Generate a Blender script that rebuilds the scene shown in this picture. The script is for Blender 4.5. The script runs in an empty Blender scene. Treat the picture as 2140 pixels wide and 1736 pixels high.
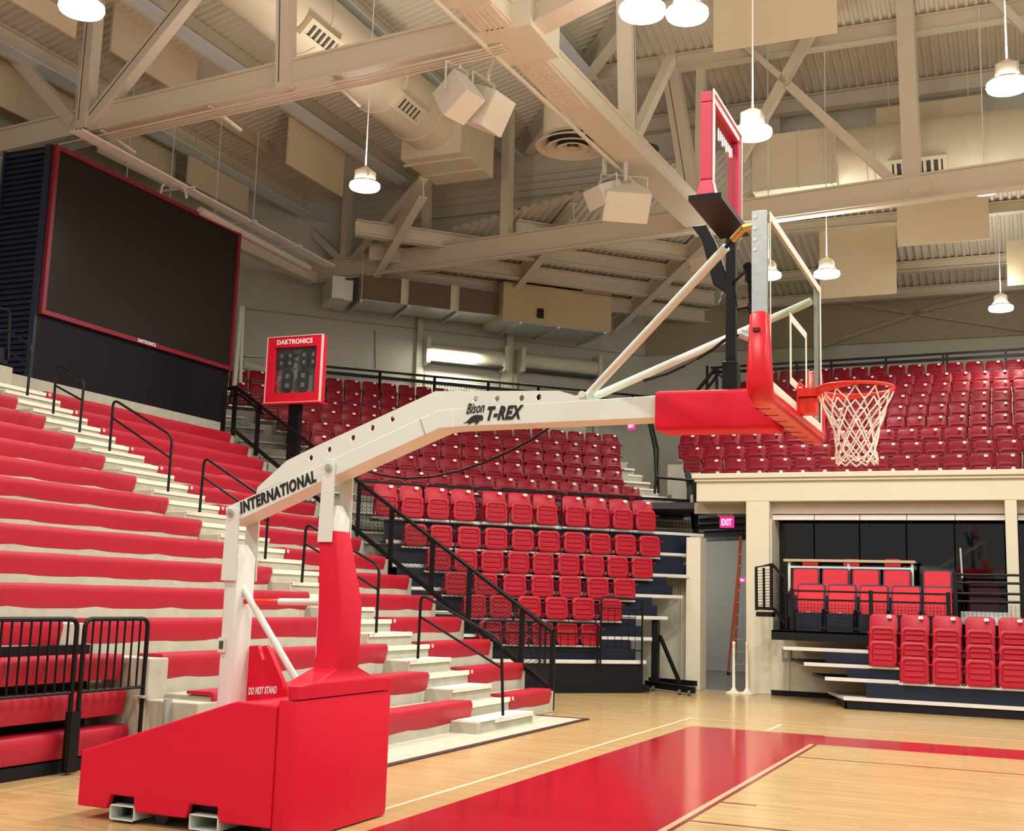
import bpy, bmesh, math, random
from mathutils import Vector, Matrix
random.seed(7)
C = bpy.context.scene.collection
V = Vector
PI = math.pi
RT = math.sqrt(.5)
# ---------------------------------------------------------------- camera (measured from the court lines, hoop and stands)
FPX, YAW, PITCH, ROLL = 2496.4, -0.413391, 0.152380, 0.0299116
CAM = V((0.98805, -7.71199, 1.66524))
cy, sy, cp, sp = math.cos(YAW), math.sin(YAW), math.cos(PITCH), math.sin(PITCH)
FWD = V((sy*cp, cy*cp, sp)); RGT0 = V((cy, -sy, 0)); UP0 = RGT0.cross(FWD)
RGT = RGT0*math.cos(ROLL) + UP0*math.sin(ROLL); UPV = -RGT0*math.sin(ROLL) + UP0*math.cos(ROLL)
def ray(x, y): return RGT*((x-1070)/FPX) + UPV*(-(y-868)/FPX) + FWD
def P(x, y, ax, v):                     # measured picture point -> place on the plane ax = v
    d = ray(x, y); i = 'XYZ'.index(ax); return CAM + d*((v-CAM[i])/d[i])
def Pn(x, y, n, c):                     # ... on the plane n.p = c
    d = ray(x, y); n = V(n); return CAM + d*((c-n.dot(CAM))/n.dot(d))
def PX(p):                              # place -> picture point (used only to measure)
    d = V(p)-CAM; z = d.dot(FWD); return 1070+FPX*d.dot(RGT)/z, 868-FPX*d.dot(UPV)/z
NC = V((RT, -RT, 0)); UC = V((RT, RT, 0))   # the corner stand faces NC and its rows run along UC
def cor(n, u, z): return NC*n + UC*u + V((0, 0, z))
cam = bpy.data.objects.new('camera', bpy.data.cameras.new('camera')); C.objects.link(cam)
cam.matrix_world = Matrix(((RGT.x, UPV.x, -FWD.x, CAM.x), (RGT.y, UPV.y, -FWD.y, CAM.y), (RGT.z, UPV.z, -FWD.z, CAM.z), (0, 0, 0, 1)))
cam.data.sensor_width = 36; cam.data.lens = 36*FPX/2140; cam.data.clip_end = 300; cam.data.clip_start = .05
bpy.context.scene.camera = cam
# ---------------------------------------------------------------- materials
MATS = {}
def mat(name, col, rough=.5, metal=0, var=.06, scale=6, bump=0, spec=.5, emit=None, estr=0, coat=0):
    if name in MATS: return MATS[name]
    m = bpy.data.materials.new(name); m.use_nodes = True; nt = m.node_tree; b = nt.nodes['Principled BSDF']
    b.inputs['Roughness'].default_value = rough; b.inputs['Metallic'].default_value = metal
    b.inputs['Specular IOR Level'].default_value = spec; b.inputs['Coat Weight'].default_value = coat
    tc = nt.nodes.new('ShaderNodeTexCoord'); nz = nt.nodes.new('ShaderNodeTexNoise'); nz.inputs['Scale'].default_value = scale
    nz.inputs['Detail'].default_value = 4
    nt.links.new(tc.outputs['Object'], nz.inputs['Vector'])
    mx = nt.nodes.new('ShaderNodeMix'); mx.data_type = 'RGBA'
    mx.inputs['A'].default_value = (*[c*(1-var) for c in col], 1); mx.inputs['B'].default_value = (*[min(1, c*(1+var)) for c in col], 1)
    nt.links.new(nz.outputs['Fac'], mx.inputs['Factor']); nt.links.new(mx.outputs['Result'], b.inputs['Base Color'])
    if bump:
        bp = nt.nodes.new('ShaderNodeBump'); bp.inputs['Strength'].default_value = bump; bp.inputs['Distance'].default_value = .01
        nt.links.new(nz.outputs['Fac'], bp.inputs['Height']); nt.links.new(bp.outputs['Normal'], b.inputs['Normal'])
    if emit:
        b.inputs['Emission Color'].default_value = (*emit, 1); b.inputs['Emission Strength'].default_value = estr
    MATS[name] = m; return m
def nodes_of(m): return m.node_tree.nodes, m.node_tree.links, m.node_tree.nodes['Principled BSDF']
def srgb(r, g, b): return tuple(((c/255)/12.92 if c/255 < .04045 else ((c/255+.055)/1.055)**2.4) for c in (r, g, b))
RED = mat('red_vinyl', (.66, .005, .034), .6, var=.05, scale=3, bump=.05, spec=.3)
REDC = mat('red_vinyl_creased', (.62, .005, .034), .6, var=.05, scale=5, bump=.25, spec=.3)
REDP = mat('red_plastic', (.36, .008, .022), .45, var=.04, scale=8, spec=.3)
REDP_DIM = mat('red_plastic_dim_light', (.205, .004, .013), .42, var=.05, scale=8, spec=.25)  # red plastic with the dim light of the upper rows in its colour
REDR = mat('rim_paint', (.80, .028, .01), .35)
BENCH = mat('bench_vinyl', (.40, .006, .025), .5, var=.06, scale=4)
FABR = mat('red_upholstery', (.62, .03, .05), .85, var=.1, scale=60, bump=.1)
NAVY = mat('navy_plastic', (.018, .026, .055), .6)
NAVYM = mat('navy_metal', (.008, .013, .028), .5, var=.1, spec=.25)
NAVYL = mat('navy_louvre', (.005, .014, .040), .5, var=.1)
BLK = mat('black_metal', (.004, .004, .005), .45, spec=.25)
BLKB = mat('black_board', (.007, .006, .009), .6, spec=.2)
SCR = mat('led_screen', (.022, .018, .016), .28, var=.12, scale=400, bump=.1, spec=.12)
FRM = mat('dark_red_frame', (.20, .008, .022), .5)
WHT = mat('white_enamel', (.66, .72, .66), .35, var=.02)
WHTP = mat('white_paint', (.85, .83, .72), .5)
CONC = mat('concrete', (.43, .41, .33), .85, var=.22, scale=5, bump=.15)
NOSE = mat('nosing_paint', (.74, .72, .60), .6, var=.05, scale=20)
CREAM = mat('cream_wall', (.64, .61, .47), .75, var=.03, scale=2)
WALLC = mat('hall_wall', (.52, .52, .43), .8, var=.04, scale=1.5)
STEEL = mat('tan_steel', (.70, .64, .52), .55, var=.05, scale=3)
DECK = mat('deck_steel', (.68, .64, .54), .6, var=.05, scale=2)
DUCT = mat('tan_duct', (.70, .63, .48), .5, var=.04, scale=3)
BAFF = mat('acoustic_board', (.70, .60, .42), .9, var=.05, scale=30)
GALV = mat('galvanised', (.52, .55, .56), .38, metal=.7, var=.2, scale=25)
ALU = mat('aluminium', (.75, .74, .70), .35, metal=.35, var=.08)
GREY = mat('grey_paint', (.30, .31, .31), .6)
DGREY = mat('dark_grey', (.06, .06, .065), .6)
BROWN = mat('duct_liner', (.17, .125, .075), .8, var=.1, scale=40)
TXT = mat('black_print', (.008, .008, .008), .5)
TXW = mat('white_print', (.85, .85, .85), .5)
BRASS = mat('brass', (.55, .38, .12), .35, metal=.9)
CORD = mat('net_cord', (.90, .88, .82), .8, var=.06, scale=80)
ORANGE = mat('ladder_orange', (.62, .12, .06), .5)
LAMP = mat('lamp_glass', (.9, .9, .95), .3, emit=(1, .97, .95), estr=18)
LAMPH = mat('lamp_housing', (.62, .55, .42), .5)
EXITM = mat('exit_face', (.5, .02, .12), .4, emit=(1, .02, .25), estr=1.2)
EXITT = mat('exit_letters', (.9, .7, .8), .4, emit=(1, .55, .75), estr=3)
OFFW = mat('plate_white', (.82, .82, .80), .4)
TABLE = mat('counter_wood', (.48, .38, .24), .5)
def glass(name, tint, refl=.12, dens=.0):
    m = bpy.data.materials.new(name); m.use_nodes = True; nt = m.node_tree; nt.nodes.clear()
    o = nt.nodes.new('ShaderNodeOutputMaterial'); t = nt.nodes.new('ShaderNodeBsdfTransparent'); t.inputs['Color'].default_value = (*tint, 1)
    g = nt.nodes.new('ShaderNodeBsdfGlossy'); g.inputs['Roughness'].default_value = .03
    f = nt.nodes.new('ShaderNodeValue'); f.outputs[0].default_value = refl*.5; mx = nt.nodes.new('ShaderNodeMixShader')
    nt.links.new(f.outputs[0], mx.inputs[0]); nt.links.new(t.outputs[0], mx.inputs[1]); nt.links.new(g.outputs[0], mx.inputs[2]); nt.links.new(mx.outputs[0], o.inputs[0])
    return m
GLASS = glass('board_glass', (.90, .93, .88), .07)
SUITE = glass('suite_glass', (.45, .42, .45), .12)
CLKG = glass('clock_glass', (.85, .86, .86), .12)
# ---------------------------------------------------------------- mesh builder
class MB:
    def __init__(s): s.v = []; s.f = []; s.m = []
    def add(s, vs, fs, m=0):
        o = len(s.v); s.v += [V(p) for p in vs]
        for f in fs: s.f.append([i+o for i in f]); s.m.append(m)
        return s
    def hexa(s, p, m=0):               # 8 corners: bottom 4 (ccw from above) then top 4
        return s.add(p, [(0, 3, 2, 1), (4, 5, 6, 7), (0, 1, 5, 4), (1, 2, 6, 5), (2, 3, 7, 6), (3, 0, 4, 7)], m)
    def box(s, x0, x1, y0, y1, z0, z1, m=0):
        return s.hexa([(x0, y0, z0), (x1, y0, z0), (x1, y1, z0), (x0, y1, z0), (x0, y0, z1), (x1, y0, z1), (x1, y1, z1), (x0, y1, z1)], m)
    def cbox(s, n0, n1, u0, u1, z0, z1, m=0):   # box in the corner stand's own axes
        return s.hexa([cor(n1, u0, z0), cor(n1, u1, z0), cor(n0, u1, z0), cor(n0, u0, z0), cor(n1, u0, z1), cor(n1, u1, z1), cor(n0, u1, z1), cor(n0, u0, z1)], m)
    def bar(s, a, b, w, h, up=(0, 0, 1), m=0):
        a, b = V(a), V(b); d = (b-a).normalized(); up = V(up)
        if abs(d.dot(up)) > .98: up = V((1, 0, 0)) if abs(d.x) < .9 else V((0, 1, 0))
        r = d.cross(up).normalized()*(w/2); u = r.cross(d).normalized()*(h/2)
        return s.hexa([a-r-u, a+r-u, b+r-u, b-r-u, a-r+u, a+r+u, b+r+u, b-r+u], m)
    def path(s, pts, r, n=8, closed=False, m=0):
        pts = [V(p) for p in pts]; N = len(pts); loops = []; ref = None
        for i, p in enumerate(pts):
            if closed: t = (pts[(i+1) % N]-pts[i-1]).normalized()
            else: t = ((pts[min(i+1, N-1)])-(pts[max(i-1, 0)])).normalized()
            if ref is None: ref = V((0, 0, 1)) if abs(t.z) < .9 else V((1, 0, 0))
            a = (ref-t*ref.dot(t)).normalized(); b = t.cross(a); ref = a
            rr = r[i] if isinstance(r, (list, tuple)) else r
            loops.append([p+(a*math.cos(2*PI*k/n)+b*math.sin(2*PI*k/n))*rr for k in range(n)])
        return s.loft(loops, caps=not closed, wrap=closed, m=m)
    def tube(s, a, b, r, n=10, m=0): return s.path([a, b], r, n, m=m)
    def loft(s, loops, caps=True, wrap=False, m=0):
        n = len(loops[0]); vs = [p for L in loops for p in L]; fs = []
        K = len(loops)
        for i in range(K if wrap else K-1):
            j = (i+1) % K
            for k in range(n): fs.append((i*n+k, i*n+(k+1) % n, j*n+(k+1) % n, j*n+k))
        if caps: fs.append(tuple(range(n-1, -1, -1))); fs.append(tuple((K-1)*n+k for k in range(n)))
        return s.add(vs, fs, m)
    def prism(s, pts, vec, m=0):
        vec = V(vec); a = [V(p) for p in pts]; return s.loft([a, [p+vec for p in a]], m=m)
    def lathe(s, c, prof, n=24, m=0, caps=False):
        c = V(c); return s.loft([[c+V((r*math.cos(2*PI*k/n), r*math.sin(2*PI*k/n), z)) for k in range(n)] for r, z in prof], caps=caps, m=m)
    def disc(s, c, nrm, r, th, n=20, m=0):
        c = V(c); nrm = V(nrm).normalized(); return s.tube(c-nrm*th/2, c+nrm*th/2, r, n, m)
    def build(s, name, mats, parent=None, smooth=0, bevel=0, local=False, bseg=2):
        me = bpy.data.meshes.new(name)
        off = V((0, 0, 0)) if (parent is None or local) else WLOC[parent.name]
        me.from_pydata([tuple(p-off) for p in s.v], [], s.f)
        for mm in (mats if isinstance(mats, (list, tuple)) else [mats]): me.materials.append(mm)
        me.polygons.foreach_set('material_index', s.m)
        bm = bmesh.new(); bm.from_mesh(me); bmesh.ops.recalc_face_normals(bm, faces=bm.faces); bm.to_mesh(me); bm.free()
        if smooth:
            me.polygons.foreach_set('use_smooth', [True]*len(me.polygons)); me.set_sharp_from_angle(angle=math.radians(smooth))
        o = bpy.data.objects.new(name, me); C.objects.link(o)
        if parent is not None: o.parent = parent; WLOC[o.name] = off.copy() if not local else V((0, 0, 0))
        else: WLOC[o.name] = V((0, 0, 0))
        if bevel:
            b = o.modifiers.new('edge', 'BEVEL'); b.width = bevel; b.segments = bseg; b.limit_method = 'ANGLE'; b.angle_limit = .6
        return o
WLOC = {}
def tag(o, label, cat, group=None):
    o['label'] = label; o['category'] = cat
    if group: o['group'] = group
    return o
def thing(name, label, cat, loc=(0, 0, 0), rotz=0, group=None):
    o = bpy.data.objects.new(name, None); C.objects.link(o); o.location = loc; o.rotation_euler = (0, 0, rotz); o.empty_display_size = .1
    WLOC[o.name] = V(loc); return tag(o, label, cat, group)
def struct(o, label=None):
    o['kind'] = 'structure'
    if label: o['label'] = label
    return o
def kids(o): return [c for c in C.objects if c.parent == o]
def copy_tree(root, ch, loc, rotz, label, group=None, scale=None):
    r = root.copy(); C.objects.link(r); r.location = loc; r.rotation_euler = (0, 0, rotz); r['label'] = label
    if group: r['group'] = group
    if scale: r.scale = scale
    for c, gs in ch:
        d = c.copy(); C.objects.link(d); d.parent = r
        for g in gs:
            e = g.copy(); C.objects.link(e); e.parent = d
    return r
def rr(w, h, r, n=4, cx=0, cz=0):
    out = []
    for (sx, sz, a0) in ((1, 1, 0), (-1, 1, 90), (-1, -1, 180), (1, -1, 270)):
        for k in range(n+1):
            a = math.radians(a0+90*k/n); out.append((cx+sx*(w/2-r)+r*math.cos(a), cz+sz*(h/2-r)+r*math.sin(a)))
    return out
def text(name, s, mats, parent, org, xd, ud, width, height, bold=.02, shear=0, th=.002):
    cu = bpy.data.curves.new('t', 'FONT'); cu.body = s; cu.size = 1; cu.offset = bold; cu.shear = shear; cu.space_character = 1.0+bold*3; cu.extrude = .01
    o = bpy.data.objects.new('t', cu); C.objects.link(o); bpy.context.view_layer.update()
    me = bpy.data.meshes.new_from_object(o.evaluated_get(bpy.context.evaluated_depsgraph_get()))
    bpy.data.objects.remove(o)
    xs = [v.co.x for v in me.vertices]; ys = [v.co.y for v in me.vertices]
    x0, x1, y0, y1 = min(xs), max(xs), min(ys), max(ys)
    xd, ud = V(xd).normalized(), V(ud).normalized(); nd = xd.cross(ud)
    off = WLOC[parent.name] if parent is not None else V((0, 0, 0))
    for v in me.vertices:
        v.co = V(org)+xd*((v.co.x-x0)/(x1-x0)*width)+ud*((v.co.y-y0)/(y1-y0)*height)+nd*(v.co.z/.01*th)-off
    me.materials.clear(); me.materials.append(mats); me.name = name
    r = bpy.data.objects.new(name, me); C.objects.link(r)
    if parent is not None: r.parent = parent
    WLOC[r.name] = off.copy(); return r
ORD = ['first', 'second', 'third', 'fourth', 'fifth', 'sixth', 'seventh', 'eighth', 'ninth', 'tenth', 'eleventh', 'twelfth', 'thirteenth', 'fourteenth', 'fifteenth', 'sixteenth', 'seventeenth', 'eighteenth', 'nineteenth', 'twentieth'] + ['twenty-'+w for w in ('first', 'second', 'third', 'fourth', 'fifth', 'sixth')]
def lerp(a, b, t): return V(a)*(1-t)+V(b)*t
def round_path(pts, r, k=5):            # polyline with rounded corners
    pts = [V(p) for p in pts]; out = [pts[0]]
    for i in range(1, len(pts)-1):
        a, b, c = pts[i-1], pts[i], pts[i+1]; d1 = (a-b).normalized(); d2 = (c-b).normalized()
        q = min(r, (a-b).length*.45, (c-b).length*.45); p0 = b+d1*q; p1 = b+d2*q
        for j in range(k+1):
            t = j/k; out.append(p0*(1-t)**2+b*2*t*(1-t)+p1*t*t)
    return out+[pts[-1]]
# ---------------------------------------------------------------- floor, walls, roof
wood = mat('maple_floor', srgb(205, 170, 110), .2, var=0, spec=.5)
n, L, b = nodes_of(wood)
tc = n.new('ShaderNodeTexCoord')
br = n.new('ShaderNodeTexBrick'); br.inputs['Scale'].default_value = 1; br.inputs['Brick Width'].default_value = .85; br.inputs['Row Height'].default_value = .057
br.inputs['Mortar Size'].default_value = .0012; br.inputs['Bias'].default_value = 0; br.offset = .37
br.inputs['Color1'].default_value = (.49, .335, .145, 1); br.inputs['Color2'].default_value = (.57, .415, .20, 1); br.inputs['Mortar'].default_value = (.45, .27, .1, 1)
mp = n.new('ShaderNodeMapping'); mp.inputs['Scale'].default_value = (1.2, 14, 1)
nz = n.new('ShaderNodeTexNoise'); nz.inputs['Scale'].default_value = 2.2; nz.inputs['Detail'].default_value = 5
mx = n.new('ShaderNodeMix'); mx.data_type = 'RGBA'; mx.blend_type = 'MULTIPLY'; mx.inputs['Factor'].default_value = .35
rp = n.new('ShaderNodeValToRGB'); rp.color_ramp.elements[0].position = .3; rp.color_ramp.elements[0].color = (.55, .45, .35, 1); rp.color_ramp.elements[1].position = .7
L.new(tc.outputs['Object'], br.inputs['Vector']); L.new(tc.outputs['Object'], mp.inputs['Vector']); L.new(mp.outputs[0], nz.inputs['Vector'])
L.new(nz.outputs['Fac'], rp.inputs[0]); L.new(br.outputs['Color'], mx.inputs['A']); L.new(rp.outputs['Color'], mx.inputs['B']); L.new(mx.outputs['Result'], b.inputs['Base Color'])
REDF = mat('red_floor_paint', (.40, .006, .02), .13, var=.05, scale=2); LINE = mat('white_floor_paint', (.80, .68, .46), .2, var=.04)
PINKL = mat('pale_floor_paint', (.72, .38, .25), .2); DRED = mat('dark_red_line', (.22, .02, .015), .2)
m = MB()
m.add([(-16, -16, 0), (16, -16, 0), (16, 26, 0), (-16, 26, 0)], [(0, 1, 2, 3)])
def fl(x0, x1, y0, y1, mi, z=.0015): m.add([(x0, y0, z), (x1, y0, z), (x1, y1, z), (x0, y1, z)], [(0, 1, 2, 3)], mi)
fl(-3.45, -1.64, -9, 8.9, 1); fl(-1.64, 9, 7.76, 8.83, 1)
fl(-3.80, -3.75, -9, 10.1, 2); fl(-3.75, 9, 10.0, 10.05, 2); fl(-2.45, -2.40, 8.95, 10.0, 2)
fl(-1.64, -1.585, -9, 7.76, 3); fl(-1.585, -1.545, -9, 7.76, 4, .002)
fl(-1.54, 9, 6.34, 6.385, 4); fl(-1.54, 9, 1.72, 1.765, 4); fl(-1.54, -1.24, 2.735, 2.78, 4); fl(-1.54, 9, 7.72, 7.76, 3)
struct(m.build('floor', [wood, REDF, LINE, PINKL, DRED]))
m = MB(); m.box(-6.5, -4.98, 1.4, 8.72, 0, .012); struct(m.build('floor_concrete', CONC))
m = MB(); m.box(-4.98, -4.90, 1.4, 8.78, 0, .016); m.prism([(-4.90, 8.72, 0), (-4.90, 8.78, 0), (-5.9, 8.84, 0), (-5.9, 8.79, 0)], (0, 0, .016))
struct(m.build('trim_1', mat('rubber_trim', (.05, .015, .02), .5)))
gf = mat('corridor_floor_paint', (.19, .20, .19), .35)
m = MB(); m.box(-8.6, -4.3, 16.3, 26, .001, .006); struct(m.build('floor_corridor', gf))
# walls
def wallc(name, n0, n1, u0, u1, z0, z1, mt): return struct(MB().cbox(n0, n1, u0, u1, z0, z1).build(name, mt))
wallc('wall_corner', -26.9, -26.5, -2.5, 16.5, 0, 10.5, WALLC)
struct(MB().box(-10.2, 12, 27.5, 27.9, 0, 10.7).build('wall_back', WALLC))
struct(MB().box(-19.6, -19.2, -12, 17.6, 0, 12.5).build('wall_left', WALLC))
m = MB(); m.box(-9.9, 12, 27.42, 27.5, P(1900, 712, 'Y', 27.4).z, 10.75)
for q in (((1700, 728), (1965, 638)), ((1765, 632), (2140, 688)), ((1965, 640), (2140, 600))): m.bar(P(*q[0], 'Y', 27.38), P(*q[1], 'Y', 27.38), .08, .14)
struct(m.build('wall_back_upper', mat('upper_tan_wall', (.36, .31, .22), .8)))
# wall seams and pipe at the corner
m = MB()
for (x, y0, y1) in ((783, 690, 770), (870, 660, 770)):
    m.bar(Pn(x, y0, NC, -26.49), Pn(x+2, y1, NC, -26.49), .03, .03)
m.bar(Pn(500, 643, NC, -26.48), Pn(1500, 762, NC, -26.48), .02, .03)
struct(m.build('trim_2', GREY))
# corrugated decks: real ribs, one mesh per roof face
def deck(name, org, along, slope_dir, tan, length, width, clip=None, mt=DECK):
    org, a, s = V(org), V(along).normalized(), V(slope_dir).normalized(); s = (s+V((0, 0, tan))).normalized(); nn = a.cross(s).normalized()
    if nn.z < 0: nn = -nn
    prof = []; x = 0
    while x < width:
        prof += [(x, 0), (x+.055, 0), (x+.085, .06), (x+.17, .06)]; x += .2
    A = [org+a*p+nn*h for p, h in prof]; B = [q+s*length for q in A]
    bm = bmesh.new(); va = [bm.verts.new(q) for q in A]; vb = [bm.verts.new(q) for q in B]
    for i in range(len(va)-1): bm.faces.new((va[i], va[i+1], vb[i+1], vb[i]))
    for co, no in (clip or []):
        bmesh.ops.bisect_plane(bm, geom=bm.verts[:]+bm.edges[:]+bm.faces[:], plane_co=co, plane_no=no, clear_outer=True)
    me = bpy.data.meshes.new(name); bm.to_mesh(me); bm.free(); me.materials.append(mt)
    o = bpy.data.objects.new(name, me); C.objects.link(o); WLOC[o.name] = V((0, 0, 0)); return struct(o)
T = .238
# high roof z = 12.4 + T*d ; left face d = X+19, side face d = 28.5-Y ; they meet on the hip X+Y = 9.5
deck('ceiling_left', (-19.6, -10, 12.26), (0, 1, 0), (1, 0, 0), T, 24, 36, [(V((-11, 20.5, 0)), V((1, 1, 0))), (V((-19, 24, 0)), V((0, 1, 0)))])
deck('ceiling_side', (-14, 21.4, 14.09), (1, 0, 0), (0, -1, 0), T, 20, 26, [(V((-11, 20.5, 0)), V((-1, -1, 0)))])
# low roofs over the corner and side stands
deck('ceiling_corner', cor(-26.7, -3, 10.3), UC, NC, T, 10, 20, [(V((-15.9, 0, 0)), V((-1, 0, 0))), (cor(-26.5, 14.7, 0), V((.924, .383, 0))), (V((0, 19.4, 0)), V((0, -1, 0)))])
deck('ceiling_low', (-8.5, 27.7, 10.63), (1, 0, 0), (0, -1, 0), T, 6.9, 22, [(cor(-26.5, 14.7, 0), V((-.924, -.383, 0)))])
BLUELIT = mat('bluish_lit_flange', (.70, .78, .84), .5)  # bluish light on the purlin flanges, put into their colour
def beamI(name, a, b, h=.5, w=.26, mt=STEEL, low=0):
    a, b = V(a), V(b); m = MB(); up = V((0, 0, 1)); d = (b-a).normalized()
    m.bar(a-up*.02, b-up*.02, w, .03); m.bar(a-up*(h-.02), b-up*(h-.02), w, .03); m.bar(a-up*h/2, b-up*h/2, .03, h-.05)
    if low: m.bar(a-up*(h+.01)+V((low/2, 0, 0)), b-up*(h+.01)+V((low/2, 0, 0)), low, .03, m=1)
    return struct(m.build(name, [mt, BLUELIT]))
for x in (-17.65, -14.75, -11.8, -8.8):
    z = 12.4+T*(x+19)
    beamI('ceiling_beam', (x, -8, z), (x, min(9.5-x, 22.5), z), .55, low=.42)
for y in (18.65, 20.85, 16.4, 14.2, 12):
    z = 12.4+T*(28.5-y); beamI('ceiling_beam', (9.5-y, y, z), (10, y, z), .42)
beamI('ceiling_beam', (-11.2, 20.7, 14.2), (0, 9.5, 16.9), .6, .3)
for nn_ in (-21.8, -22.9, -24.0, -25.1):
    z = 10.3+T*(nn_+26.5); u0 = {-21.8: -11.1, -22.9: -14.7, -24.0: -15, -25.1: -15.5}[nn_]/RT-nn_; beamI('ceiling_beam', cor(nn_, u0, z), cor(nn_, 14.4-(nn_+26.5)*.41, z), .42)
for y in (23.1, 25.65, 27.1):
    z = 10.68+T*(27.5-y); beamI('ceiling_beam', (-7.5+(27.5-y)*.41, y, z), (10, y, z), .3)
for u in (3.2, 7.2, 11.2):
    beamI('ceiling_beam', cor(-26.3, u, 10.33), cor(-20.6, u, 10.3+T*5.9), .5, .22)
# stepped wall between the low and the high roof, ribbed siding
m = MB(); za, zb = P(680, 475, 'Y', 21).z, P(1480, 360, 'Y', 21).z
m.add([(-17.6, 21, za), (-4.5, 21, zb), (-4.5, 21, 14.4), (-17.6, 21, 14.4)], [(0, 1, 2, 3)])
m.box(-17.6, -4.5, 20.9, 21.02, za-.12, za+.02)
dl = lambda x: 10.3+T*(RT*(x-21)+26.5)
m.add([(-17.6, 21.03, dl(-17.6)-.1), (-4.5, 21.03, dl(-4.5)-.1), (-4.5, 21.03, zb+.05), (-17.6, 21.03, za+.05)], [(0, 1, 2, 3)])
for k in range(4): z = za+.18+k*.2; m.prism([(-17.6, 21, z), (-17.6, 20.94, z+.03), (-17.6, 20.94, z+.09), (-17.6, 21, z+.12)], (13.1, 0, 0))
m.box(-5.2, 10, 21.3, 21.4, 11.55, 14.1)
struct(m.build('wall_step', DECK))
wallc('wall_corner_upper', -26.95, -26.55, -2.6, 3.6, 10.4, 13.4, mat('pale_upper_wall', (.60, .62, .58), .8))
# ---------------------------------------------------------------- the portable basketball goal
G = thing('basketball_goal', 'white and red portable basketball goal with cranked arm and glass backboard', 'basketball goal', (-4.6, 0, 0))
YS = -.65
def S(x, y, Y=YS): return P(x, y, 'Y', Y)
zt = .895
side = [S(161, 1681), S(167, 1568), S(490, 1461), S(603, 1466), S(603, 1745)]
# side cover with two cut-outs at the bottom where the steel feet show
zb = .085
xr, xk, xf = side[0].x, side[2].x, -3.80
a1, a2, b1, b2 = S(221, 1690).x, S(277, 1696).x, S(386, 1710).x, S(452, 1718).x
prof = [(xr, zb), (xr+.0, side[1].z), (xk-.02, zt+.0), (xk+.03, zt+.012), (xf, zt), (xf, zb), (b2, zb), (b2, zb+.10), (b1+.03, zb+.10), (b1, zb), (a2, zb), (a2, zb+.10), (a1+.03, zb+.10), (a1, zb)]
m = MB(); m.prism([(x, YS, z) for x, z in prof], (0, .06, 0)); m.prism([(x, -YS-.06, z) for x, z in prof], (0, .06, 0))
m.prism([(x, YS+.06, z) for x, z in ((xr, zb+.01), (xr, side[1].z), (xr+.05, side[1].z-.02), (xr+.05, zb+.01))], (0, -2*YS-.12, 0))
m.prism([(x, YS+.06, z) for x, z in ((xr, side[1].z), (xk-.02, zt), (xk-.02, zt-.05), (xr, side[1].z-.05))], (0, -2*YS-.12, 0))
m.box(xk-.02, xf, YS+.06, -YS-.06, zt-.05, zt-.01)
base = m.build('base_cover', RED, G, bevel=.012)
m = MB()
for (x0, x1) in ((a1, a2), (b1, b2)):
    w = .006; xm, xe = x0+.045, x1+.02
    for q in ((xm, xe, .02, .02+w), (xm, xe, .115, .115+w)): m.box(q[0], q[1], YS-.01, .6, q[2], q[3])
    m.box(xm, xm+w, YS-.01, .6, .02, .12); m.box(xe-w, xe, YS-.01, .6, .02, .12)
m.build('floor_channel', WHT, G)
for x in (a1+.02, b1-.3, -3.9):
    for y in (-.5, .5): MB().tube((x, y-.03, .06), (x, y+.03, .06), .06, 16).build('caster_wheel', DGREY, G)
m = MB(); m.box(xr+.1, xf-.02, -.55, .55, .09, .2); m.build('base_chassis', BLK, G)
# front pad
XF = -3.63
m = MB(); p0 = rr(.17, 1.30, .035, 3)   # plan outline (x, y)
lo = []
for z, ins in ((.012, .02), (.05, .0), (.905, 0), (.935, .02)):
    lo.append([V((XF-.085+x*(1-ins*3), y*(1-ins*.6), z)) for x, y in rr(.17, 1.31, .035, 3)])
m.loft(lo); m.build('front_pad', RED, G, smooth=40)
# flared upper pad round the front post
def ring(x0, x1, y0, y1, z, r=.012): return [V(((x0+x1)/2+a, (y0+y1)/2+b, z)) for a, b in rr(x1-x0, y1-y0, r, 3)]
pl, pr_ = P(707, 1400, 'X', XF), P(751, 1396, 'X', XF); pm, pn_ = P(711, 1263, 'X', XF), P(754.5, 1263, 'X', XF)
yn, yf = pl.y, pr_.y; hw = (yf-yn)/2; yc_ = (yf+yn)/2
zc, zm = pl.z+.01, pm.z; zp = 2.125
xb = P(655, 1400, 'Y', yn).x; xfl = P(599, 1463, 'Y', -.655).x; xt0, xt1 = P(668, 1112, 'Y', yn+.05).x, P(690, 1112, 'Y', yn+.05).x
m = MB()
m.loft([ring(xfl, XF+.0, -.655, .655, .945, .03), ring(xfl, XF, -.655, .655, 1.03, .03), ring(min(xfl, xb-.03), XF-.01, -.40, .40, zc-.085), ring(xb-.0, XF-.01, yn-.02, yf+.02, zc, .03)])
m.loft([ring(xb, XF-.01, yn-.02, yf+.02, zc, .03), ring(xb+.01, XF, yn, yf, zc+.1), ring(xb+.01, XF, yn, yf, zm), ring(xt0, xt1+.05, yn+.04, yf-.04, zp)])
m.build('post_pad', REDC, G, smooth=35)
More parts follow.
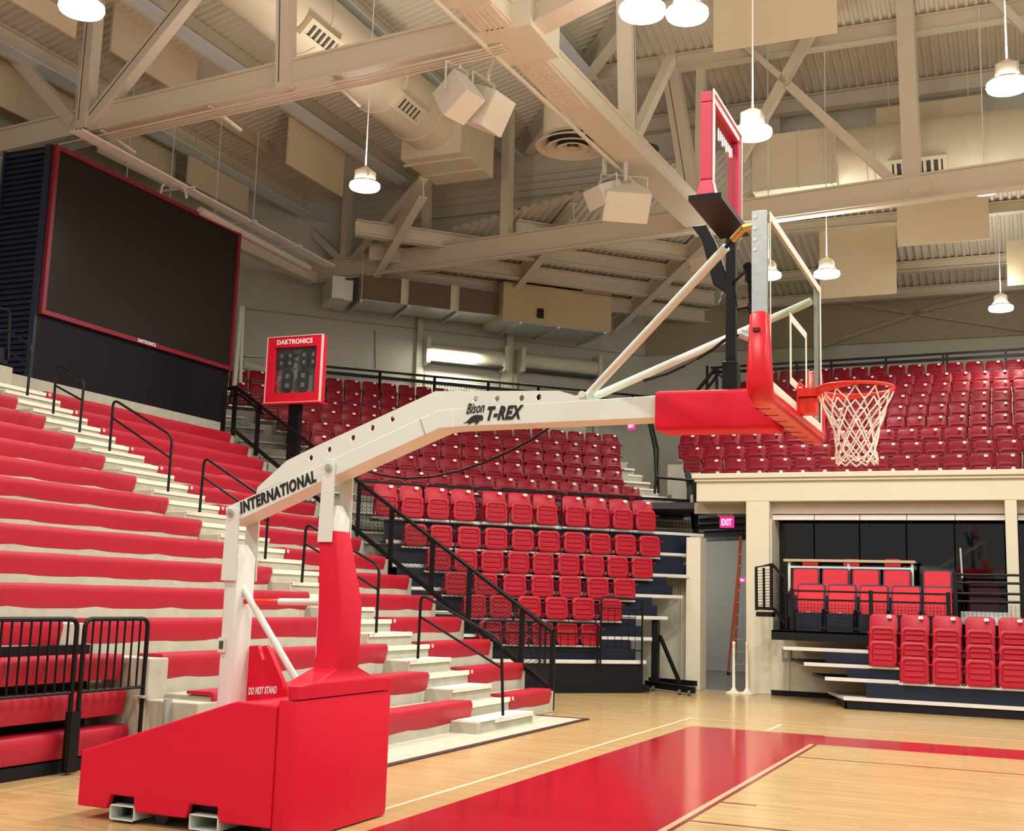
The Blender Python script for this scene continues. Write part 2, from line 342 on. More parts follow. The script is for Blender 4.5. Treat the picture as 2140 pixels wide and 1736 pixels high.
# red counterweight cover with two hook slots and the warning
def poly_solid(name, loops, plane_pt, xd, ud, th, mt, parent):   # planar outline with holes, given thickness along the normal
    cu = bpy.data.curves.new('o', 'CURVE'); cu.dimensions = '2D'; cu.fill_mode = 'BOTH'; cu.extrude = th/2
    for lp in loops:
        sp_ = cu.splines.new('POLY'); sp_.points.add(len(lp)-1); sp_.use_cyclic_u = True
        for i, (x, y) in enumerate(lp): sp_.points[i].co = (x, y, 0, 1)
    o = bpy.data.objects.new('o', cu); C.objects.link(o); bpy.context.view_layer.update()
    me = bpy.data.meshes.new_from_object(o.evaluated_get(bpy.context.evaluated_depsgraph_get())); bpy.data.objects.remove(o)
    xd, ud = V(xd), V(ud); nd = xd.cross(ud); off = WLOC[parent.name] if parent is not None else V((0, 0, 0))
    for v in me.vertices: v.co = V(plane_pt)+xd*v.co.x+ud*v.co.y+nd*(v.co.z)-off
    me.materials.clear(); me.materials.append(mt); me.name = name
    r = bpy.data.objects.new(name, me); C.objects.link(r); WLOC[r.name] = off.copy()
    if parent is not None: r.parent = parent
    return r
YW = .12
pts = [(500, 1466), (506, 1352), (511, 1352), (513, 1369), (522, 1369), (519, 1350), (543, 1348), (545, 1360), (551, 1379), (557, 1377), (551, 1350), (560, 1348), (566, 1357), (594, 1425), (596, 1462)]
cw = poly_solid('counterweight_cover', [[(P(x, y, 'Y', YW).x, P(x, y, 'Y', YW).z) for x, y in pts]], (0, YW, 0), (1, 0, 0), (0, 0, 1), .05, RED, G)
q0, q1, q2 = P(519, 1452, 'Y', YW-.03), P(578, 1449, 'Y', YW-.03), P(520, 1440, 'Y', YW-.03)
text('warning_lettering', 'DO NOT STAND', TXW, cw, q0, q1-q0, (0.05, 0, 1), (q1-q0).length, q2.z-q0.z+.015, .035)
# posts
WA = .12
def postset(name, xl, xr_, zl, z0, z1, capz):
    m = MB(); c = (xl+xr_)/2; w = xr_-xl
    lo = [[V((c+x, y, z)) for x, y in rr(w, .235, .02, 3)] for z in (z0, capz-.10)]
    lo += [[V((c+x*.5, y*.35, capz)) for x, y in rr(w, .235, .02, 3)]]
    m.loft(lo); o = m.build(name, WHT, G, smooth=35)
    for s in (-1, 1):
        m = MB(); yy = s*(WA+.012)
        m.prism([(xl-.015, yy-.008, capz-.28), (xr_+.0, yy-.008, capz-.28), (xr_-.005, yy-.008, zl-.03), (xr_-.03, yy-.008, zl), (xl+.015, yy-.008, zl), (xl-.0, yy-.008, zl-.03)], (0, .016, 0))
        pp = m.build('side_plate', WHT, o, bevel=.004)
    return o
x0, x1 = S(467, 1194, -.13).x, S(487.5, 1194, -.13).x
rp = postset('rear_post', x0, x1+.03, S(474, 1060, -.13).z, zt-.2, 0, 2.02)
fx0, fx1 = S(672, 1050, -.13).x, S(691, 1050, -.13).x
fp = postset('front_post', fx0, fx1+.03, S(675, 964, -.13).z+.015, 1.0, 0, 2.32)
for (x, y) in ((481.5, 1071), (686, 977)):
    c = S(x, y, -.15); m = MB(); m.disc(c, (0, 1, 0), .028, .02, 14); m.disc(c-V((0, .012, 0)), (0, 1, 0), .014, .012, 6); m.build('pivot_bolt', GALV, rp if x < 600 else fp)
m = MB(); c = S(464, 1347, -.125); m.box(c.x-.03, c.x+.03, -.135, -.12, c.z-.055, c.z+.055); o = m.build('latch_box', WHT, rp)
m = MB(); m.box(c.x-.018, c.x+.018, -.139, -.134, c.z-.03, c.z+.03); m.build('warning_label', DGREY, rp)
# brace and lift cylinder
m = MB(); a = P(500, 1214, 'Y', -.02); b = P(622, 1424, 'Y', -.02); m.tube(a, b, .026, 12); m.build('diagonal_brace', WHT, G, smooth=40)
m = MB(); a = P(512, 1256, 'Y', 0.); b = P(584, 1257, 'Y', 0.); c = P(668, 1258, 'Y', 0.); m.tube(a, b, .02, 12); o = m.build('lift_cylinder', REDR, G, smooth=40)
m = MB(); m.tube(b, c, .026, 12); m.build('cylinder_sleeve', WHT, o, smooth=40)
# the cranked arm
YA = -WA
def A2(x, y): p = P(x, y, 'Y', YA); return (p.x, p.z)
top = [(471, 1060), (660, 975.5), (914, 857), (948, 853.5), (1372, 826)]; bot = [(1372, 873), (951, 892), (918, 895.5), (660, 1012), (497, 1088), (474, 1097)]
m = MB(); m.prism([(A2(x, y)[0], YA, A2(x, y)[1]) for x, y in top+bot], (0, 2*WA, 0)); arm = m.build('arm', WHT, G, bevel=.006)
m = MB(); p, q = A2(948, 854), A2(948, 893); m.box(p[0]-.004, p[0]+.004, YA-.003, YA, q[1], p[1]); m.build('weld_seam', WHTP, arm)
m = MB(); a, b = S(878, 875, YA-.002), S(888.5, 908, YA-.002); m.bar(a, b, .006, .006); m.build('sleeve_edge', GREY, arm)
fin = [(535, 1030), (538, 1018), (599, 962), (660, 932), (910, 817), (1168, 816), (1222, 832), (1222, 837), (948, 855), (914, 859), (660, 977)]
lo = [[A2(x, y) for x, y in fin]]
for (x, y) in ((648.5, 956), (687, 938.5), (736.5, 914), (777, 893.5), (819, 874.5), (992.5, 833), (1037.5, 832.5), (1089, 831), (1125, 829)):
    c = A2(x, y); lo.append([(c[0]+.0215*math.cos(-2*PI*k/16), c[1]+.024*math.sin(-2*PI*k/16)) for k in range(16)])
f_ = poly_solid('arm_fin', lo, (0, YA+.012, 0), (1, 0, 0), (0, 0, 1), .02, WHT, arm)
# lettering on the near side of the arm
def on(x, y): return P(x, y, 'Y', YA-.003)
a, b = on(503.5, 1074), on(662, 1006); h = on(503.5, 1051)
text('arm_lettering', 'INTERNATIONAL', TXT, arm, a, b-a, (b-a).cross(V((0, -1, 0))).normalized()*-1 if (b-a).cross(V((0, -1, 0))).z < 0 else (b-a).cross(V((0, -1, 0))), (b-a).length, .092, .045, .28)
a, b = on(1017.5, 878.5), on(1093, 875)
text('arm_lettering', 'T-REX', TXT, arm, a, b-a, (0.02, 0, 1), (b-a).length, .100, .05, .35)
a, b = on(974, 865), on(1012, 861)
text('arm_lettering', 'Bison', TXT, arm, a, b-a, (0.05, 0, 1), (b-a).length, .075, .008, .35)
# small running buffalo mark under the word
ecx, ecy = 992, 873
bl = [(979.5, 876), (986, 870), (990, 868), (997, 866.8), (1001, 867.5), (1006, 867), (1007.8, 871), (1007, 875), (1004, 877.5), (1002.5, 876), (1000, 878), (998, 882), (996.5, 880.5), (994, 884), (992, 883.5), (994.5, 880), (990, 879.5), (986, 881), (980, 884), (984, 880), (978, 883), (981, 879.5), (970, 882), (977, 878.5)]
poly_solid('arm_emblem', [[(P(ecx+(x-ecx)*1.12, ecy+1+(y-ecy)*1.2, 'Y', YA-.003).x, P(ecx+(x-ecx)*1.12, ecy+1+(y-ecy)*1.2, 'Y', YA-.003).z) for x, y in bl]], (0, YA-.003, 0), (1, 0, 0), (0, 0, 1), .003, TXT, arm)
# red padding at the end of the arm
xa, xe = A2(1371, 850)[0], -.50
za, zb_ = A2(1371, 824)[1]+.01, A2(1371, 892)[1]-.015
m = MB(); pr2 = rr(.30, za-zb_+.02, .03, 3)
def ps(x, dz=0): return [V((x, y, (za+zb_)/2+dz+z)) for y, z in pr2]
m.loft([[lerp(q, (q.x, 0, (za+zb_)/2), .06) for q in ps(xa)], ps(xa+.02), ps(xe, -.01)]); m.build('arm_pad', RED, G, smooth=40)
# backboard
BX = -.375; BW = .915; B0, B1 = 2.90, 3.97
bb = MB().box(BX-.012, BX, -BW, BW, B0, B1).build('backboard_glass', GLASS, G)
m = MB(); w = .05
for (y0, y1, z0, z1) in ((-BW, -BW+.018, B0+w+.01, B1-w), (BW-w, BW, B0+w+.01, B1-w), (-BW, BW, B1-w, B1), (-BW, BW, B0, B0+w+.01)): m.box(BX, BX+.003, y0, y1, z0, z1)
m.build('border_line', WHTP, bb)
m = MB(); t0, t1 = 3.045, 3.045+.457; ty = .305
for (y0, y1, z0, z1) in ((-ty, -ty+w, t0+w, t1-w), (ty-w, ty, t0+w, t1-w), (-ty, ty, t1-w, t1), (-ty, ty, t0, t0+w)): m.box(BX, BX+.003, y0, y1, z0, z1)
m.build('target_square', WHTP, bb)
m = MB()
m.box(BX-.105, BX-.014, -BW-.012, -BW+.03, B0, B1+.006); m.box(BX-.045, BX-.014, BW-.03, BW+.012, B0, B1+.006)
m.box(BX-.05, BX-.014, -BW, BW, B1-.004, B1+.006); m.box(BX-.105, BX-.014, -BW, BW, B0-.01, B0+.01)
fr = m.build('backboard_frame', GALV, G, bevel=.003)
m = MB()
for z in (3.94, 3.87, 3.80, 3.74): m.disc((BX-.085, -BW-.013, z), (0, 1, 0), .011, .008, 8)
m.build('frame_bolt', ALU, fr)
# padding along the bottom and lower sides
m = MB(); path = round_path([(BX, -BW-.025, 3.34), (BX, -BW-.025, B0-.035), (BX, BW+.035, B0-.035), (BX, BW+.035, 3.34)], .09, 6)
loops = []
for i, q in enumerate(path):
    t = (path[min(i+1, len(path)-1)]-path[max(i-1, 0)]).normalized(); nrm = V((1, 0, 0)).cross(t)
    sc = .75 if i in (0, len(path)-1) else 1
    loops.append([q+V((-.055, 0, 0))+V((1, 0, 0))*a*sc+nrm*b*sc for a, b in rr(.15, .095, .035, 3)])
ex = [[lerp(q, sum(loops[0], V())/len(loops[0]), .5)+V((0, 0, .02)) for q in loops[0]]]
ex2 = [[lerp(q, sum(loops[-1], V())/len(loops[-1]), .5)+V((0, 0, .02)) for q in loops[-1]]]
m.loft(ex+loops+ex2); pad = m.build('backboard_pad', mat('red_pad_foam', (.66, .006, .016), .3), G, smooth=45)
m = MB()
for k in range(7): y = -.75+k*.25; m.box(BX-.12, BX-.03, y, y+.006, B0-.085, B0-.078)
m.box(BX-.085, BX-.045, -BW-.076, -BW-.066, 3.235, 3.255); m.build('pad_slot', mat('slot_red', (.10, .004, .006), .7), pad)
# struts from the arm to the top corners
hub = P(1226, 829, 'Y', -.02); hub2 = P(1242, 829, 'Y', .08)
m = MB(); m.box(hub.x-.05, hub2.x+.02, -.10, .10, hub.z-.10, hub.z-.0); m.disc((hub.x, -.11, hub.z-.0), (0, 1, 0), .025, .03, 12); m.build('strut_bracket', WHT, G)
e1 = V((BX-.16, -BW+.02, 3.885)); d = (e1-hub).normalized()
m = MB(); m.tube(hub, e1-d*.17, .028, 14); st = m.build('strut', WHT, G, smooth=40)
m = MB(); m.tube(e1-d*.17, e1-d*.10, .012, 10); m.build('threaded_rod', BLK, st)
m = MB(); m.tube(e1-d*.10, e1, .024, 10); m.tube(e1+V((0, 0, .0)), e1+V((.1, 0, .015)), .025, 10); m.build('clevis', BRASS, st, smooth=40)
e2 = V((BX-.06, BW-.05, 3.86)); m = MB(); m.tube(hub2, e2, .028, 14); m.build('strut', WHT, G, smooth=40)
# rim
RC = V((-.02, 0, 3.05)); RR = .2366
rim = MB(); rim.path([RC+V((RR*math.cos(a), RR*math.sin(a), 0)) for a in [2*PI*k/48 for k in range(48)]], .0105, 10, closed=True)
rim = rim.build('rim', REDR, G, smooth=60)
m = MB()
for s in (1, -1):                    # flat reinforcing band hugging the back half of the ring
    lo = []
    for k in range(13):
        a = PI-s*(.12+k*.125); h = .055*(1-k/13.)+.006; q = RC+V((RR*math.cos(a), RR*math.sin(a), -.008)); e = V((math.cos(a), math.sin(a), 0))*.004
        lo.append([q-e, q+e, q+e-V((0, 0, h)), q-e-V((0, 0, h))])
    m.loft(lo)
m.build('rim_band', REDR, rim)
m = MB()
m.prism([(BX+.006, -.075, 3.055), (RC.x-RR+.05, -.05, 3.055), (RC.x-RR+.05, .05, 3.055), (BX+.006, .075, 3.055)], (0, 0, -.008))
for s in (-1, 1): m.prism([(BX+.006, s*.075, 3.055), (RC.x-RR+.03, s*.07, 3.055), (RC.x-RR+.03, s*.07, 3.0), (BX+.006, s*.075, 3.0)], (0, s*.006, 0))
m.build('rim_arm', REDR, rim)
m = MB(); m.box(BX+.003, BX+.011, -.085, .085, 2.885, 3.065); m.box(BX+.01, BX+.115, -.06, .06, 2.895, 2.995)
m.prism([(BX+.006, -.09, 3.065), (BX+.02, -.09, 3.10), (BX+.06, -.09, 3.055)], (0, .01, 0)); m.build('mounting_box', REDR, rim, bevel=.004)
m = MB()
for k in range(12):
    a = 2*PI*k/12+.13; q = RC+V((RR*math.cos(a), RR*math.sin(a), -.016)); m.path([q+V((math.cos(b)*.012*math.sin(a), -math.cos(b)*.012*math.cos(a), math.sin(b)*.012)) for b in [PI*j/6+PI for j in range(7)]], .0028, 5)
m.build('net_hook', REDR, rim)
# net
m = MB(); NL = 12; rows = [(.232, 0), (.205, .075), (.168, .16), (.142, .235), (.128, .30), (.122, .355), (.125, .40), (.13, .43)]
def net_pt(j, hlf):
    r, dz = rows[j]; a = 2*PI*(hlf)/(2*NL)+.13
    jig = .006*math.sin(hlf*2.3+j*1.7); return RC+V(((r+jig)*math.cos(a), (r+jig)*math.sin(a), -.022-dz+.008*math.sin(hlf*1.9+j)))
for k in range(NL):
    for s in (1, -1):
        pts = []
        for j in range(len(rows)): pts.append(net_pt(j, 2*k+s*j))
        fine = []
        for i in range(len(pts)-1):
            for t in (0, .5): fine.append(lerp(pts[i], pts[i+1], t)+V((0, 0, -.004 if t else 0)))
        m.path(fine+[pts[-1]], .0048, 6)
    e0 = net_pt(7, 2*k+7); e1_ = net_pt(7, 2*k+9); mid = (e0+e1_)/2+V((0, 0, -.028)); m.path([e0, lerp(e0, mid, .6), mid, lerp(e1_, mid, .6), e1_], .0055, 6)
m.build('net', CORD, rim, smooth=60)
# shot clock bracket and the black post standing on the arm
pxp = P(1530, 700, 'Y', .02).x
m = MB(); m.box(pxp-.033, pxp+.033, -.035, .035, 3.03, 4.22); m.box(pxp-.05, pxp+.05, -.06, .06, 3.03, 3.26)
m.prism([(pxp-.02, -.03, 3.72), (pxp-.12, -.03, 3.80), (pxp-.20, -.03, 4.12), (pxp-.27, -.03, 4.22), (pxp-.17, -.03, 4.22), (pxp-.10, -.03, 4.08), (pxp-.03, -.03, 3.86)], (0, .06, 0))
post = m.build('clock_post', BLK, G, bevel=.006)
m = MB(); c = P(1565, 560, 'X', -.62); e = P(1570, 640, 'X', -.62); m.tube(c, e, .014, 8); m.disc(c, (0, 1, 0), .03, .07, 12); m.tube(c+V((0, 0, -.02)), c+V((0, 0, -.09)), .026, 10)
m.tube(e+V((0, 0, -.02)), e+V((0, 0, .02)), .025, 10); m.tube(e, e+V((-.09, 0, -.01)), .012, 8); m.tube(e+V((-.09, 0, -.01)), e+V((-.11, 0, .10)), .006, 6); m.tube(e+V((-.11, 0, .07)), e+V((-.115, 0, .115)), .016, 8)
m.tube(e, e+V((.01, 0, -.2)), .02, 8); m.tube(c, (pxp, 0, c.z), .01, 8); m.build('camera_clamp', BLK, post, smooth=40)
m = MB(); pts = [P(x, y, 'Y', .1) for x, y in ((1345, 795), (1395, 780), (1432, 763))]; m.path(pts, .012, 8); pts = [P(x, y, 'Y', .1) for x, y in ((1432, 763), (1456, 750))]; m.path(pts, .006, 6)
pts = [P(x, y, 'Y', .1) for x, y in ((1456, 750), (1490, 730), (1512, 712), (1530, 702), (1560, 700))]; m.path(pts, .012, 8); m.build('tension_rod', BLK, G, smooth=40)
m = MB(); q = P(1568, 706, 'X', -.6); m.tube(q, q+V((-.06, 0, .03)), .03, 10); m.tube(q, q+V((.06, 0, -.05)), .028, 10); m.build('rod_clamp', GALV, G, smooth=40)
pts = [P(x, y, 'Y', .2) for x, y in ((764, 983), (800, 993), (850, 1000), (905, 996), (960, 984), (1010, 967), (1065, 943), (1110, 919), (1160, 885))]
m = MB(); m.path(pts, .009, 8); m.build('power_cable', BLK, G, smooth=60)
# shot clock on the post
sx0 = -.70
cn0, cn1 = P(1490, 188, 'X', sx0), P(1549, 262, 'X', sx0); cb0 = P(1490, 408, 'X', sx0)
K = thing('shot_clock', 'red framed shot clock seen edge-on, on the black post above the backboard', 'shot clock', (sx0-.1, 0, cb0.z))
y0, y1, z0, z1 = cn0.y, cn1.y, cb0.z, cn0.z
xb_ = P(1463, 190, 'Y', y0).x
RK = mat('clock_red', (.60, .04, .09), .4)
m = MB(); t = .07
m.box(xb_, sx0, y0, y0+t, z0+.10, z1-t); m.box(xb_, sx0, y1-t, y1, z0+t, z1-t); m.box(xb_, sx0, y0, y1, z1-t, z1); m.box(xb_, sx0, y0+t+.002, y1, z0, z0+t)
m.prism([(xb_, y0, z0+.1), (sx0, y0, z0+.1), (sx0+.02, y0-.02, z0), (xb_-.02, y0-.02, z0)], (0, t, 0)); case = m.build('case', RK, K, bevel=.008)
m = MB(); m.box(sx0, sx0+.008, y0-.004, y0+.014, z0, z1-.01); m.box(sx0, sx0+.008, y0-.004, y1+.006, z1-.01, z1+.008); m.box(sx0, sx0+.008, y1-.012, y1+.006, z0, z1-.01); m.build('edge_trim', WHT, K)
m = MB(); m.box(sx0-.03, sx0-.026, y0+t, y1-t, z0+t, z1-t); m.build('glass_face', CLKG, K)
m = MB()
for k in range(8): yy = y0+.2+k*.05; m.box(sx0-.02, sx0-.016, yy, yy+.025, z1-.24+.02*(k % 2), z1-.16)
m.build('face_lettering', TXW, K)
m = MB(); m.box(xb_-.06, sx0+.06, y0-.03, y1, z0-.035, z0); m.build('support_tray', BLK, K)
# ---------------------------------------------------------------- end stand: concrete terrace, benches, aisle
X1, DX, Z1, DZ, YL, YR = -5.697, .6372, .3616, .3304, 6.528, 7.782
RE = {1: 9.30, 2: 9.70, 3: 9.86, 4: 10.1, 5: 10.3, 6: 10.6, 7: 10.88, 8: 11.08, 9: 11.28, 10: 11.5, 11: 11.8, 12: 12.1, 13: 12.45, 14: 12.78, 15: 13.0}
m = MB()
for k in range(1, 16):
    x = X1-DX*(k-1); z = Z1+DZ*(k-1)
    yl = -12 if k > 3 else 2.02
    m.box(x-DX, x-.03, yl, RE[k]+.16, 0, z-.045)
x = X1-DX*15; m.box(-19.2, x-.03, -12, 13.5, 0, Z1+DZ*14+.32)
m.box(-7.5, -6.93, 1.75, 2.04, 0, .99); m.box(-6.93, -6.32, 1.75, 2.8, 0, .60)
struct(m.build('floor_terrace', CONC, bevel=.012))
m = MB(); m.box(-7.04, -6.9, 1.66, 1.75, .62, .64); m.box(-6.65, -6.62, 1.66, 1.75, .3, .63); struct(m.build('trim_3', GREY))
m = MB(); m2 = MB()
for k in range(1, 16):
    x = X1-DX*(k-1); z = Z1+DZ*(k-1)
    m.box(x-.03, x+.34, YL-.03 if k > 1 else YL-.55, YR-.02, max(0, z-DZ-.05), z-.045-DZ/2)
    ya = YL-.02
    m2.box(x-.0, x+.355, (YL-.02 if k > 1 else YL-.45), YR-.03, z-.045-DZ/2, z-.035-DZ/2); m2.box(x+.30, x+.36, (YL if k > 1 else YL-.05), YR-.05, z-.085-DZ/2, z-.03-DZ/2)
    m2.box(x-.04, x+.0, YL+.02, YR-.02, z-.09, z-.03)
struct(m.build('floor_aisle', CONC, bevel=.008)); struct(m2.build('trim_4', NOSE))
# seam lines in the bench covers
nn2, LL, bb2 = nodes_of(BENCH)
tc = nn2.new('ShaderNodeTexCoord'); sep = nn2.new('ShaderNodeSeparateXYZ'); LL.new(tc.outputs['Object'], sep.inputs[0])
mo = nn2.new('ShaderNodeMath'); mo.operation = 'WRAP'; mo.inputs[1].default_value = 0; mo.inputs[2].default_value = .92; LL.new(sep.outputs['Y'], mo.inputs[0])
lt = nn2.new('ShaderNodeMath'); lt.operation = 'LESS_THAN'; lt.inputs[1].default_value = .012; LL.new(mo.outputs[0], lt.inputs[0])
old = bb2.inputs['Base Color'].links[0].from_socket
mm_ = nn2.new('ShaderNodeMix'); mm_.data_type = 'RGBA'; LL.new(lt.outputs[0], mm_.inputs['Factor']); LL.new(old, mm_.inputs['A']); mm_.inputs['B'].default_value = (.33, .004, .014, 1); LL.new(mm_.outputs['Result'], bb2.inputs['Base Color'])
def bench(name, x, y0, y1, z, label, group, plaque=False, drop=.25):
    t = thing(name, label, 'bench', (x, y0 if not plaque else y0, z), 0, group)
    m = MB(); n = max(2, int((y1-y0)/.4)); lo = []
    for i in range(n+1):
        y = y0+(y1-y0)*i/n; w = .004*math.sin(i*2.1+z*9)
        pr_ = [(-.32, -.035), (-.32, -.005), (-.04, w), (-.012, -.004+w), (.0, -.03), (.004+w, -.035-.05), (-.03+w, -drop), (-.045, -drop), (-.022, -.05), (-.05, -.04)]
        lo.append([V((x+a, y, z+b)) for a, b in pr_])
    m.loft(lo); s = m.build('seat_cover', BENCH, t, smooth=50)
    if plaque:
        m = MB(); m.disc((x+.006, y0+.055, z-.055), (1, 0, 0), .026, .008, 14); p = m.build('number_disc', OFFW, t)
        m = MB(); m.box(x+.0105, x+.012, y0+.048, y0+.062, z-.066, z-.044); m.build('number', DGREY, p)
    return t
for k in range(1, 16):
    x = X1-DX*(k-1); z = Z1+DZ*(k-1)
    bench('bench', x, YR, RE[k], z, f'red padded bench right of the concrete aisle, {ORD[k-1]} row up from the floor', 'benches right of the end stand aisle', True, drop=.22 if k == 1 else .245)
    if k <= 14:
        bench('bench', x, 2.0 if k < 4 else (-9 if k > 4 else 1.62), YL, z, f'long red padded bench left of the concrete aisle, {ORD[k-1]} row up from the floor', 'benches left of the end stand aisle')
bench('bench', X1-DX*3, -9, 1.28, Z1+DZ*3, 'red padded bench behind the black bar panels, level with the fourth concrete row', 'benches behind the black bar panels')
# telescopic bench block at the left
TX = -7.2
tz = [(.36, -7.08), (.69, -7.14), (1.02, -7.2)]
m = MB()
m.box(-8.2, -7.12, -9, 1.66, 0, .09); m.box(-8.2, -7.56, -9, 1.62, .10, 1.10)
m.box(-7.12, -7.09, -9, 1.66, .0, .11); tb = m.build('telescopic_bleacher_frame', BLK)
tag(tb, 'black folded frame of the telescopic benches at the left floor edge', 'bleacher frame')
m = MB()
for i, (z, x) in enumerate(tz):
    bench('bench', x, -9, 1.70, z, f'red telescopic bench behind the black bar panels, {ORD[i]} up from the floor', 'telescopic benches behind the bar panels', drop=.235)
def bar_panel(ya, yb, label):
    t = thing('bar_panel', label, 'railing panel', (-6.98, ya, 0), 0, 'black bar panels before the telescopic benches'); X = -6.98
    m = MB(); m.path(round_path([(X, ya, .05), (X, ya, 1.37), (X, yb, 1.37), (X, yb, .05)], .09), .022, 8); m.build('frame', BLK, t, smooth=50)
    m = MB(); m.tube((X, ya, .72), (X, yb, .72), .015, 8); m.build('bottom_rail', BLK, t)
    n = int((yb-ya)/.105)
    for i in range(1, n): y = ya+(yb-ya)*i/n; MB().tube((X, y, .72), (X, y, 1.36), .0105, 6).build('baluster', BLK, t)
bar_panel(-.72, .80, 'black bar railing panel at the left edge, before the telescopic benches')
bar_panel(.90, 1.75, 'black bar railing panel nearest the red goal base, before the telescopic benches')
m = MB(); m.box(-7.02, -6.95, .79, .91, .02, .55); tag(m.build('panel_latch_post', BLK), 'short black latch post between the two bar railing panels', 'latch post')
# aisle handrails
def arail(pts, mid, label):
    t = thing('handrail', label, 'handrail', (pts[0].x, pts[0].y, pts[0].z), 0, 'black aisle handrails')
    m = MB(); m.path(round_path(pts, .12), .02, 8); m.build('pipe', BLK, t, smooth=50)
    m = MB(); m.tube(mid[0], mid[1], .017, 8); m.build('middle_rail', BLK, t, smooth=50)
YH = 6.62
def hp(x, y): return P(x, y, 'Y', YH)
hl = [(((873, 1376), (880, 1241), (1048, 1338), (1051, 1495)), ((876, 1287), (1051, 1397)), 'lowest'),
      (((630.6, 1217), (640, 1093), (793, 1182), (786, 1322)), ((638, 1135), (790, 1232)), 'second lowest'),
      (((417, 1070), (427, 955), (562, 1047), (554, 1168)), ((424, 996), (560, 1090)), 'third lowest'),
      (((228.8, 942), (237, 834), (360, 911), (351, 1027)), ((235, 873), (355, 956)), 'fourth lowest'),
      (((111, 864), (118, 763), (176, 795), (166, 903)), ((117, 806), (171, 836)), 'fifth lowest')]
for pts, mid, w in hl:
    arail([hp(*q) for q in pts], [hp(*q) for q in mid], f'black pipe handrail in the concrete aisle, {w} of the line')
q = [P(x, y, 'Y', 5.6) for x, y in ((56.8, 826), (67, 723), (22, 694))]; r2 = [P(x, y, 'Y', 5.6) for x, y in ((18, 735), (56, 760))]
arail([q[0], q[1], q[2]], [P(20, 733, 'Y', 5.6), P(62, 767, 'Y', 5.6)], 'black pipe handrail at the head of the concrete aisle, against the louvred box')
# blue-black gate and block at the far left of the aisle head
m = MB(); a = P(0, 762, 'X', -14.9); b = P(17, 870, 'X', -14.9); m.box(-15.6, -14.9, a.y-.6, b.y, 4.0, a.z); struct(m.build('wall_block', CONC))
t = thing('platform_rail', 'dark rail at the far left edge beside the louvred screen box', 'railing', (-14.9, a.y-.3, a.z))
m = MB(); m.path(round_path([P(17, 750, 'X', -14.9), P(20, 648, 'X', -14.9), P(-20, 640, 'X', -14.9)], .08), .03, 8); m.tube(P(15, 690, 'X', -14.9), P(-10, 690, 'X', -14.9), .02); m.build('pipe', BLK, t, smooth=50)
m = MB(); m.bar(P(-5, 740, 'X', -14.95), P(15, 745, 'X', -14.95), .05, .25); m.build('kick_board', BLK, t)
# mesh guard rail along the mitre between end stand and corner stand
MN = V((.3827, .9239, 0)); MCV = 6.62
def mp_(x, y): return Pn(x, y, MN, MCV)
t = thing('guard_rail', 'long black mesh guard rail descending between the red benches and the corner seats', 'railing', mp_(1149, 1435))
T0, T1, U0, U1 = mp_(493, 808), mp_(1156, 1320), mp_(485, 896), mp_(1149, 1437)
m = MB(); m.path([mp_(478, 812), T0, T1], .038, 8); m.build('top_rail', BLK, t, smooth=50)
m = MB(); m.path([mp_(481, 828), mp_(502, 824), lerp(T0, T1, .12)-V((0, 0, .13))], .02, 8); m.build('hand_grip', BLK, t, smooth=50)
m = MB(); m.bar(U0, U1, .05, .07); m.build('bottom_rail', BLK, t)
for f_ in (0, .10, .36, .58, .70, .80, .93):
    a = lerp(T0, T1, f_); m = MB(); f2 = (a.x-U0.x)/(U1.x-U0.x); b = lerp(U0, U1, f2); m.bar(b+V((0, 0, -.15)), a, .07, .07); m.build('post', BLK, t)
a = T1; m = MB(); m.bar((a.x, a.y, .02), a, .07, .07); m.build('post', BLK, t)
m = MB(); n = 150
D_ = T1-T0; Dl = D_.length
def mpt(s, h): b = lerp(U0, U1, s); tt = lerp(T0, T1, s); return lerp(b, tt, h)
for i in range(-14, 170):
    for sgn in (1, -1):
        s0 = i/160.; s1 = s0+sgn*.085
        lo_, hi_ = (s0, 0), (s1, 1)
        a, b = lo_, hi_
        def clip(p, q):
            t0, t1 = 0., 1.; d = q[0]-p[0]
            for bound, sg in ((0, -1), (1, 1)):
                num = (bound-p[0])*sg; den = d*sg
                if den == 0: continue
                r_ = num/den
                if den > 0: t1 = min(t1, r_)
                else: t0 = max(t0, r_)
            return t0, t1
        t0, t1 = clip(a, b)
        if t1-t0 < .05: continue
        m.path([mpt(a[0]+(b[0]-a[0])*t0, a[1]+(b[1]-a[1])*t0), mpt(a[0]+(b[0]-a[0])*t1, a[1]+(b[1]-a[1])*t1)], .004, 4)
mm = m.build('wire_mesh', BLK, t)
# ---------------------------------------------------------------- big screen
XS = -15.3
s0, s1, s2, s3 = P(78, 655, 'X', XS), P(112, 305, 'X', XS), P(498, 487, 'X', XS), P(477, 772, 'X', XS)
ya, yb, za, zb = 8.06, 13.68, s0.z, s1.z+.02
t = thing('video_screen', 'huge black video screen in a dark red frame on the dark end wall', 'video screen', (XS, ya, za))
MB().box(XS, XS+.05, ya+.05, yb-.05, za+.05, zb-.05).build('screen_face', SCR, t)
m = MB(); w = .085
for q in ((ya, yb, za, za+w), (ya, yb, zb-w, zb), (ya, ya+w, za+w, zb-w), (yb-w, yb, za+w, zb-w)): m.box(XS+.01, XS+.10, q[0], q[1], q[2], q[3])
fr_ = m.build('frame', FRM, t)
a, b = P(288, 718, 'X', XS+.105), P(325, 728, 'X', XS+.105)
text('maker_lettering', 'DAKTRONICS', TXW, fr_, (XS+.105, a.y, za+.015), (0, 1, 0), (0, 0, 1), b.y-a.y, .07, .02)
t = thing('screen_box', 'dark navy louvred box housing the video screen', 'screen housing', (XS-.6, ya, 5.2))
